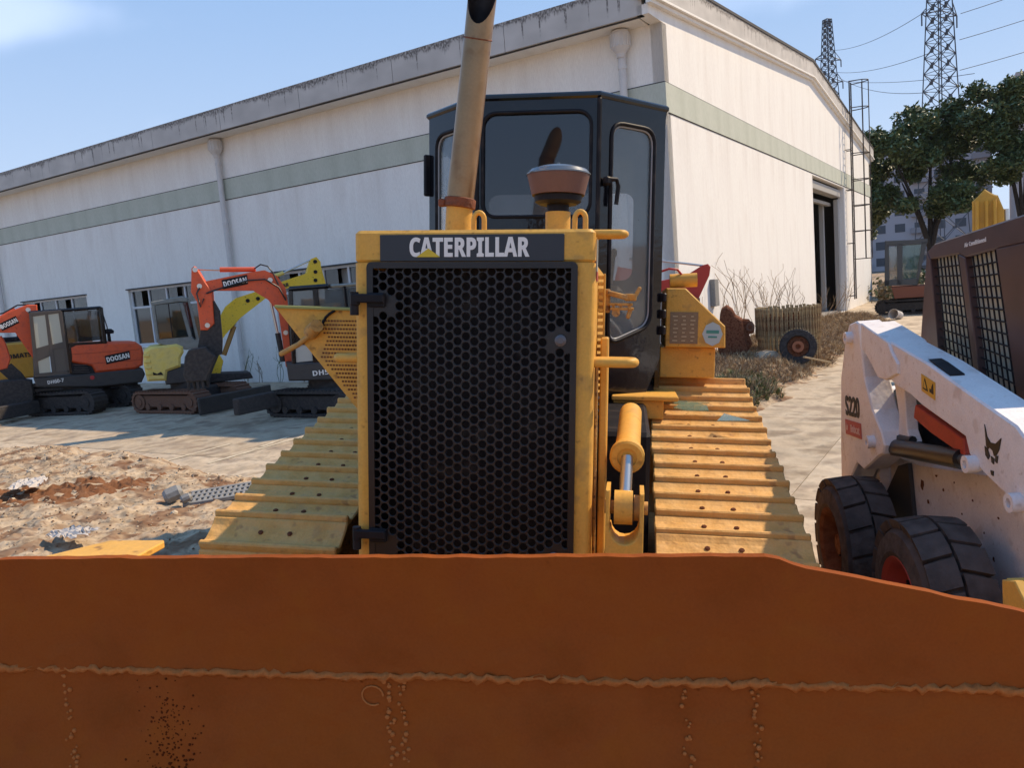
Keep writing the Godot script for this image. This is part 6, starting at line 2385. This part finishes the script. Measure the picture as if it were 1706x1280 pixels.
func tree(label: String, at: Vector3, trunk_h: float, blobs: Array, n: int, s: int, tint: Array, trunk_r := 0.22, fork := 2) -> void:
	var t := thing("tree", label, "tree", Transform3D(Basis.IDENTITY, at), "broad-leaved trees beyond the hall")
	var r := RandomNumberGenerator.new()
	r.seed = s
	var st := S()
	cyl(st, Vector3(0, -0.3, 0), Vector3(0.1, trunk_h * 0.6, 0), trunk_r, trunk_r * 0.75, 10)
	for k in blobs.size():
		var c: Vector3 = blobs[k][0]
		var mid := Vector3(c.x * 0.35, lerpf(trunk_h * 0.6, c.y, 0.45), c.z * 0.35)
		cyl(st, Vector3(0.1, trunk_h * 0.58, 0), mid, trunk_r * 0.6, trunk_r * 0.4, 7)
		cyl(st, mid, c, trunk_r * 0.4, trunk_r * 0.12, 6)
	put("trunk", st, M.bark, t)
	# many small clumps inside the main masses, with gaps between them
	var clumps := []
	for bl in blobs:
		for k in 9:
			var d := Vector3(r.randfn(), r.randfn(), r.randfn()).normalized() * pow(r.randf(), 0.4)
			var rs := r.randf_range(0.55, 1.05)
			clumps.append([bl[0] + Vector3(d.x * bl[1].x, d.y * bl[1].y, d.z * bl[1].z), Vector3(rs, rs * 0.7, rs)])
	blobs = clumps
	var cst := S()
	var kinds := []
	for k in 8:
		kinds.append(leaf_cluster(s * 10 + k, tint[k % tint.size()]))
	for i in int(n * 1.7):
		var bl: Array = blobs[r.randi() % blobs.size()]
		var d := Vector3(r.randfn(), r.randfn(), r.randfn()).normalized()
		var rad: float = pow(r.randf(), 0.45)
		var sz: Vector3 = bl[1]
		var bump := 1.0 + 0.22 * sin(d.x * 7.0 + k_of(bl)) * sin(d.y * 6.0) + 0.16 * sin(d.z * 11.0 + d.x * 5.0)
		var p: Vector3 = bl[0] + Vector3(d.x * sz.x, d.y * sz.y, d.z * sz.z) * rad * bump
		var q := r.randf_range(0.5, 0.95)
		cst.append_from(kinds[r.randi() % kinds.size()], 0, Transform3D(Basis.from_euler(Vector3(r.randf_range(-0.6, 0.6), r.randf() * TAU, r.randf_range(-0.6, 0.6))).scaled(Vector3.ONE * q), p))
	put("crown", cst, leaf_material(), t)

func leaf_material() -> StandardMaterial3D:
	if not M.has("leaf"):
		var m := StandardMaterial3D.new()
		m.vertex_color_use_as_albedo = true
		m.roughness = 0.55
		m.backlight_enabled = true
		m.backlight = Color(0.06, 0.09, 0.02)
		M.leaf = m
	return M.leaf

func k_of(b: Array) -> float:
	return b[0].x * 3.1 + b[0].y

func strut(st: SurfaceTool, a: Vector3, b: Vector3, r: float) -> void:
	tube(st, [a, b], r, 4)

func pylon(label: String, at: Vector3, h: float, base_w: float, top_w: float, arms: Array, r: float) -> void:
	var t := thing("power_pylon", label, "pylon", Transform3D(Basis(Vector3.UP, 0.35), at), "lattice pylons")
	var width := func(y: float) -> float: return lerpf(base_w, top_w, pow(clampf(y / h, 0, 1), 0.8)) / 2
	for k in 4:
		var sx := 1.0 if k % 3 == 0 else -1.0
		var sz := 1.0 if k < 2 else -1.0
		var st := S()
		var pts := []
		for i in 9:
			var y := h * i / 8.0
			var w: float = width.call(y)
			pts.append(Vector3(sx * w, y, sz * w))
		tube(st, pts, r * 1.3, 4)
		put("leg", st, M.pylon, t)
	for f in 4:
		var st := S()
		var y := 0.0
		while y < h - 0.5:
			var y1 := minf(y + maxf(float(width.call(y)) * 1.5, 1.2), h)
			var c := []
			for e in [[y, 0], [y, 1], [y1, 0], [y1, 1]]:
				var w: float = width.call(e[0])
				var p := Vector3(w if e[1] == 0 else -w, e[0], w)
				c.append(Basis(Vector3.UP, PI / 2 * f) * p)
			strut(st, c[0], c[3], r * 0.8)
			strut(st, c[1], c[2], r * 0.8)
			strut(st, c[2], c[3], r * 0.6)
			# gusset plate where the braces cross
			box(st, (c[0] + c[1] + c[2] + c[3]) / 4, Vector3.ONE * r * 4.5)
			y = y1
		put("bracing", st, M.pylon, t)
	for a in arms:
		for sg in [-1.0, 1.0]:
			var st := S()
			var w: float = width.call(a[0])
			var tip := Vector3(sg * a[1], a[0], 0)
			for z in [-w, w]:
				strut(st, Vector3(sg * w, a[0], z), tip, r)
				strut(st, Vector3(sg * w, a[0] + a[1] * 0.35, z), tip, r * 0.8)
			put("cross_arm", st, M.pylon, t)
			st = S()
			cyl(st, tip, tip - Vector3(0, 1.6, 0), r * 1.3, -1, 6)
			put("insulator", st, M.pylon, t)

func wire(a: Vector3, b: Vector3, sag: float, label: String) -> void:
	var st := S()
	var pts := []
	for i in 17:
		var t := i / 16.0
		pts.append(a.lerp(b, t) - Vector3(0, sag * 4.0 * t * (1.0 - t), 0))
	tube(st, pts, 0.045, 5)
	var o := put(numbered("power_line"), st, M.pylon, self)
	tag(o, label, "cable", "overhead power lines")

func apartment(label: String, at: Vector3, turn: float, w: float, d: float, h: float, c: Color) -> void:
	var t := thing("apartment_block", label, "building", Transform3D(Basis(Vector3.UP, turn), at), "far apartment blocks")
	var st := S()
	box(st, Vector3(0, h / 2, 0), Vector3(w, h, d))
	put("wall", st, plain(c, 0.9), t)
	st = S()
	box(st, Vector3(0, h + 1.2, 0), Vector3(w * 0.4, 2.4, d * 0.6))
	put("roof_house", st, plain(c, 0.9), t)
	var win := S()
	var bal := S()
	var fl := int(h / 3.0)
	var n := int(w / 3.2)
	for i in fl:
		for k in n:
			var x := -w / 2 + (k + 0.5) * w / n
			var y := 1.6 + i * 3.0
			if k % 3 == 1:
				box(bal, Vector3(x, y - 0.6, d / 2 + 0.5), Vector3(w / n * 0.9, 1.0, 1.0))
			box(win, Vector3(x, y + 0.1, d / 2 + 0.02), Vector3(1.7, 1.5, 0.06))
	var o := put("windows", win, plain(rgb(58, 66, 78), 0.3), t)
	o.set_meta("kind", "stuff")
	o = put("balconies", bal, plain(c.darkened(0.15), 0.9), t)
	o.set_meta("kind", "stuff")

func build_background() -> void:
	var leaves := [Color(0.075, 0.105, 0.04), Color(0.10, 0.14, 0.05), Color(0.125, 0.155, 0.055), Color(0.085, 0.12, 0.045)]   # leaf greens of the species
	tree("dense rounded tree with forked trunk behind the far grey cab", Vector3(26.2, 0, -48), 4.2, [[Vector3(-1.6, 6.6, 0), Vector3(2.2, 1.9, 2.2)], [Vector3(1.2, 7.0, 0.5), Vector3(2.3, 2.2, 2.2)], [Vector3(0.2, 9.2, 0), Vector3(2.2, 1.9, 2.0)], [Vector3(-2.4, 8.4, 0.4), Vector3(1.6, 1.4, 1.6)], [Vector3(2.2, 9.4, -0.4), Vector3(1.7, 1.5, 1.6)], [Vector3(0.8, 5.6, 1.0), Vector3(1.6, 1.2, 1.6)]], 4200, 11, leaves, 0.30)
	tree("taller dark tree behind the skid-steer loader's cab roof", Vector3(30.6, 0, -46), 4.8, [[Vector3(-1.5, 9.6, 0), Vector3(1.9, 1.8, 1.8)], [Vector3(0.6, 10.8, 0), Vector3(1.9, 1.6, 1.8)], [Vector3(1.6, 8.6, 0), Vector3(2.3, 1.9, 2.0)], [Vector3(-0.6, 7.4, 0.6), Vector3(1.8, 1.4, 1.8)], [Vector3(3.4, 10.6, 0), Vector3(1.7, 1.5, 1.6)]], 3400, 12, leaves, 0.26)
	tree("dark tree at the right edge beyond the yellow boom", Vector3(33.8, 0, -43), 4.6, [[Vector3(0, 7.4, 0), Vector3(2.4, 2.2, 2.2)], [Vector3(-0.6, 10.0, 0), Vector3(2.0, 1.7, 1.8)], [Vector3(1.6, 9.8, 0), Vector3(2.0, 1.9, 1.8)], [Vector3(2.0, 6.2, 0), Vector3(2.0, 1.8, 1.8)], [Vector3(-0.4, 5.4, 0.5), Vector3(1.7, 1.3, 1.6)]], 3600, 13, leaves, 0.26)
	tree("dark tree half hidden by the hall's far corner", Vector3(22.6, 0, -52), 4.0, [[Vector3(0, 6.2, 0), Vector3(2.0, 2.2, 2.0)], [Vector3(0.6, 8.8, 0), Vector3(1.8, 1.6, 1.8)], [Vector3(-1.0, 8.0, 0), Vector3(1.7, 1.6, 1.7)], [Vector3(1.2, 4.8, 0), Vector3(1.5, 1.3, 1.5)]], 2600, 14, leaves, 0.24)
	# low scrub below them
	var k := 0
	for q in [[20.3, -40.0, 1.1], [21.6, -41.0, 1.4], [17.4, -33.6, 0.8], [18.6, -36.0, 1.0], [24.0, -44.0, 1.5], [27.5, -44.0, 1.3], [31.0, -42.0, 1.6], [19.4, -38.6, 0.9]]:
		var b := thing("dry_shrub", "scrubby brown-green bush behind the far grey cab and hall corner", "bush", Transform3D(Basis.IDENTITY, Vector3(q[0], 0, q[1])), "scrub below the trees")
		var st := dead_stalk(500 + k, q[2] * 1.4)
		put("stems", st, M.straw[2], b)
		var fs := S()
		var ka := leaf_cluster(30 + k, Color(0.16, 0.115, 0.06))
		var kb := leaf_cluster(60 + k, Color(0.08, 0.10, 0.03))
		var r := RandomNumberGenerator.new()
		r.seed = 800 + k
		for i in 150:
			var d: Vector3 = Vector3(r.randfn(), absf(r.randfn()) * 0.9, r.randfn()) * q[2] * 0.5
			fs.append_from(ka if i % 3 else kb, 0, Transform3D(Basis.from_euler(Vector3(r.randf() * 2, r.randf() * 6, 0)).scaled(Vector3.ONE * r.randf_range(0.4, 0.8)), d))
		put("foliage", fs, leaf_material(), b)
		k += 1
	# far machine with grey cab
	var e := thing("far_excavator", "distant excavator with boxy grey cab and brown chassis beyond the hall's corner", "excavator", facing(Vector3(14.75, 0, -28.62)))
	for pg in [[-0.68, 2.75, 0.72, 2.68, 0.70, 2.52, -0.66, 2.56], [-0.68, 2.60, -0.55, 2.60, -0.56, 1.1, -0.72, 1.1], [-0.28, 2.60, -0.10, 2.60, -0.12, 1.1, -0.30, 1.1], [0.53, 2.6, 0.70, 2.6, 0.37, 1.05, 0.30, 1.1], [-0.72, 1.30, 0.42, 1.30, 0.37, 1.05, -0.72, 1.10]]:
		plate("cab_frame", pg, -1.0, 0.0, plain(rgb(62, 66, 70), 0.5), e, 0.01)
	plate("cab_window", [-0.10, 2.52, 0.55, 2.52, 0.40, 1.30, -0.12, 1.30], -0.06, -0.05, glass(rgb(70, 100, 96), 0.6), e, 0.0)
	plate("cab_window", [-0.55, 2.52, -0.28, 2.52, -0.28, 1.30, -0.56, 1.30], -0.06, -0.05, glass(rgb(130, 136, 130), 0.5), e, 0.0)
	plate("deck", [-0.5, 1.04, 1.6, 1.0, 1.7, 0.6, -0.4, 0.6], -1.6, 0.0, plain(rgb(120, 72, 54), 0.8), e, 0.02)
	plate("engine_hood", [0.7, 1.0, 1.8, 1.0, 1.8, 1.7, 0.7, 1.6], -1.6, -0.1, plain(rgb(120, 82, 60), 0.8), e, 0.03)
	undercarriage(e, 0.3, 2.3, 0.56, M.undercar)
	# white paint pail
	var pail := thing("paint_pail", "dented white paint pail lying on its side near the hall's far corner", "pail", Transform3D(Basis(Vector3.UP, 0.6) * Basis(Vector3.BACK, 1.35), Vector3(13.3, 0.17, -26.5)))
	var st := S()
	lathe(st, [0.0, -0.2, 0.14, -0.2, 0.165, 0.2, 0.175, 0.2, 0.175, 0.18], 20)
	put("pail_body", st, M.plastic, pail)
	st = S()
	tube(st, [Vector3(0.16, 0.16, 0), Vector3(0.12, 0.1, 0.14), Vector3(0, 0.06, 0.2), Vector3(-0.12, 0.1, 0.14), Vector3(-0.16, 0.16, 0)], 0.006, 5)
	put("pail_handle", st, M.iron, pail)
	# upright yellow boom
	e = thing("boom_excavator", "yellow excavator with raised double-ridged boom top showing above the loader's cab", "excavator", facing(Vector3(8.25, 0, -13.4)))
	plate("boom", [-0.17, 0.9, -0.17, 2.93, -0.09, 3.0, 0.02, 3.12, 0.09, 3.06, 0.16, 3.01, 0.21, 2.99, 0.30, 2.73, 0.34, 0.9], -0.4, -0.12, M.komatsu, e, 0.02)
	for x in [-0.10, 0.05, 0.18]:
		st = S()
		cyl(st, Vector3(x, 1.2, -0.06), Vector3(x * 0.9, 2.92, -0.06), 0.028, -1, 8)
		put("hydraulic_tube", st, M.komatsu, e)
	st = S()
	cyl(st, Vector3(0.36, 1.6, -0.2), Vector3(0.33, 2.75, -0.2), 0.04, -1, 10)
	put("piston_rod", st, M.steel, e)
	undercarriage(e, 0.3, 2.3, 0.56, M.undercar)
	plate("deck", [-0.5, 0.6, 1.7, 0.6, 1.7, 1.1, -0.5, 1.1], -1.6, -0.1, M.komatsu, e, 0.03)
	for q in [[0.75, -0.2], [1.5, -0.2], [0.75, -1.2], [1.5, -1.2]]:
		st = S()
		box(st, Vector3(q[0], 1.75, q[1]), Vector3(0.08, 1.3, 0.08), 0.015)
		put("cab_post", st, M.cabpaint, e)
	st = S()
	box(st, Vector3(1.12, 2.43, -0.7), Vector3(0.9, 0.08, 1.15), 0.03)
	put("cab_roof", st, M.cabpaint, e)
	plate("engine_hood", [0.6, 1.1, 1.7, 1.1, 1.7, 1.65, 0.6, 1.6], -2.4, -1.3, M.komatsu, e, 0.04)
	# pylons and wires
	pylon("near lattice pylon rising behind the trees", Vector3(61.9, 0, -110), 50.0, 5.4, 1.2, [[34.5, 3.2], [40.0, 3.6], [45.0, 3.0]], 0.075)
	pylon("farther lattice pylon behind the hall's roof slope", Vector3(80.5, 0, -190), 59.0, 8.0, 1.4, [[45.0, 4.2], [50.0, 3.8]], 0.10)
	wire(Vector3(81.6, 52.0, -190), Vector3(59.2, 34.6, -109), 1.2, "thin cable running from the far pylon to the near pylon's arm")
	wire(Vector3(82.0, 47.0, -190), Vector3(60.2, 29.4, -109), 1.0, "thin cable running from the far pylon to the near pylon's waist")
	wire(Vector3(82.4, 46.0, -190), Vector3(59.6, 24.2, -109), 1.4, "thin cable crossing below the others between the pylons")
	wire(Vector3(83.0, 45.0, -190), Vector3(66.0, 26.2, -109), 0.8, "thin slack cable between the pylons")
	wire(Vector3(64.8, 34.4, -110), Vector3(118.0, 52.0, -120), 1.0, "thin cable leaving the near pylon's upper arm")
	wire(Vector3(64.6, 31.0, -110), Vector3(118.0, 47.0, -120), 1.0, "thin cable leaving the near pylon below its upper arm")
	wire(Vector3(64.6, 27.0, -110), Vector3(118.0, 41.6, -120), 1.0, "thin cable leaving the near pylon at mid height")
	wire(Vector3(60.2, 20.6, -112), Vector3(118.0, 34.0, -120), 1.2, "thin low cable passing behind the near pylon")
	wire(Vector3(58.0, 19.6, -150), Vector3(118.0, 29.4, -120), 1.2, "thin lowest cable above the trees")
	# apartments
	apartment("pale far apartment block with balconies seen under the tree crown", Vector3(78, 0, -150), -0.45, 26, 12, 21, rgb(168, 164, 170))
	apartment("far apartment block rising between the tree crowns", Vector3(92, 0, -130), -0.5, 12, 12, 30, rgb(172, 164, 164))
	apartment("far grey tower peeping over the hall's eave", Vector3(77, 0, -170), -0.4, 8, 10, 25, rgb(140, 138, 140))

func _ready() -> void:
	make_materials()
	setup_view()
	build_ground()
	build_hall()
	build_bulldozer()
	build_skid_steer()
	build_excavators()
	build_scrap()
	build_background()
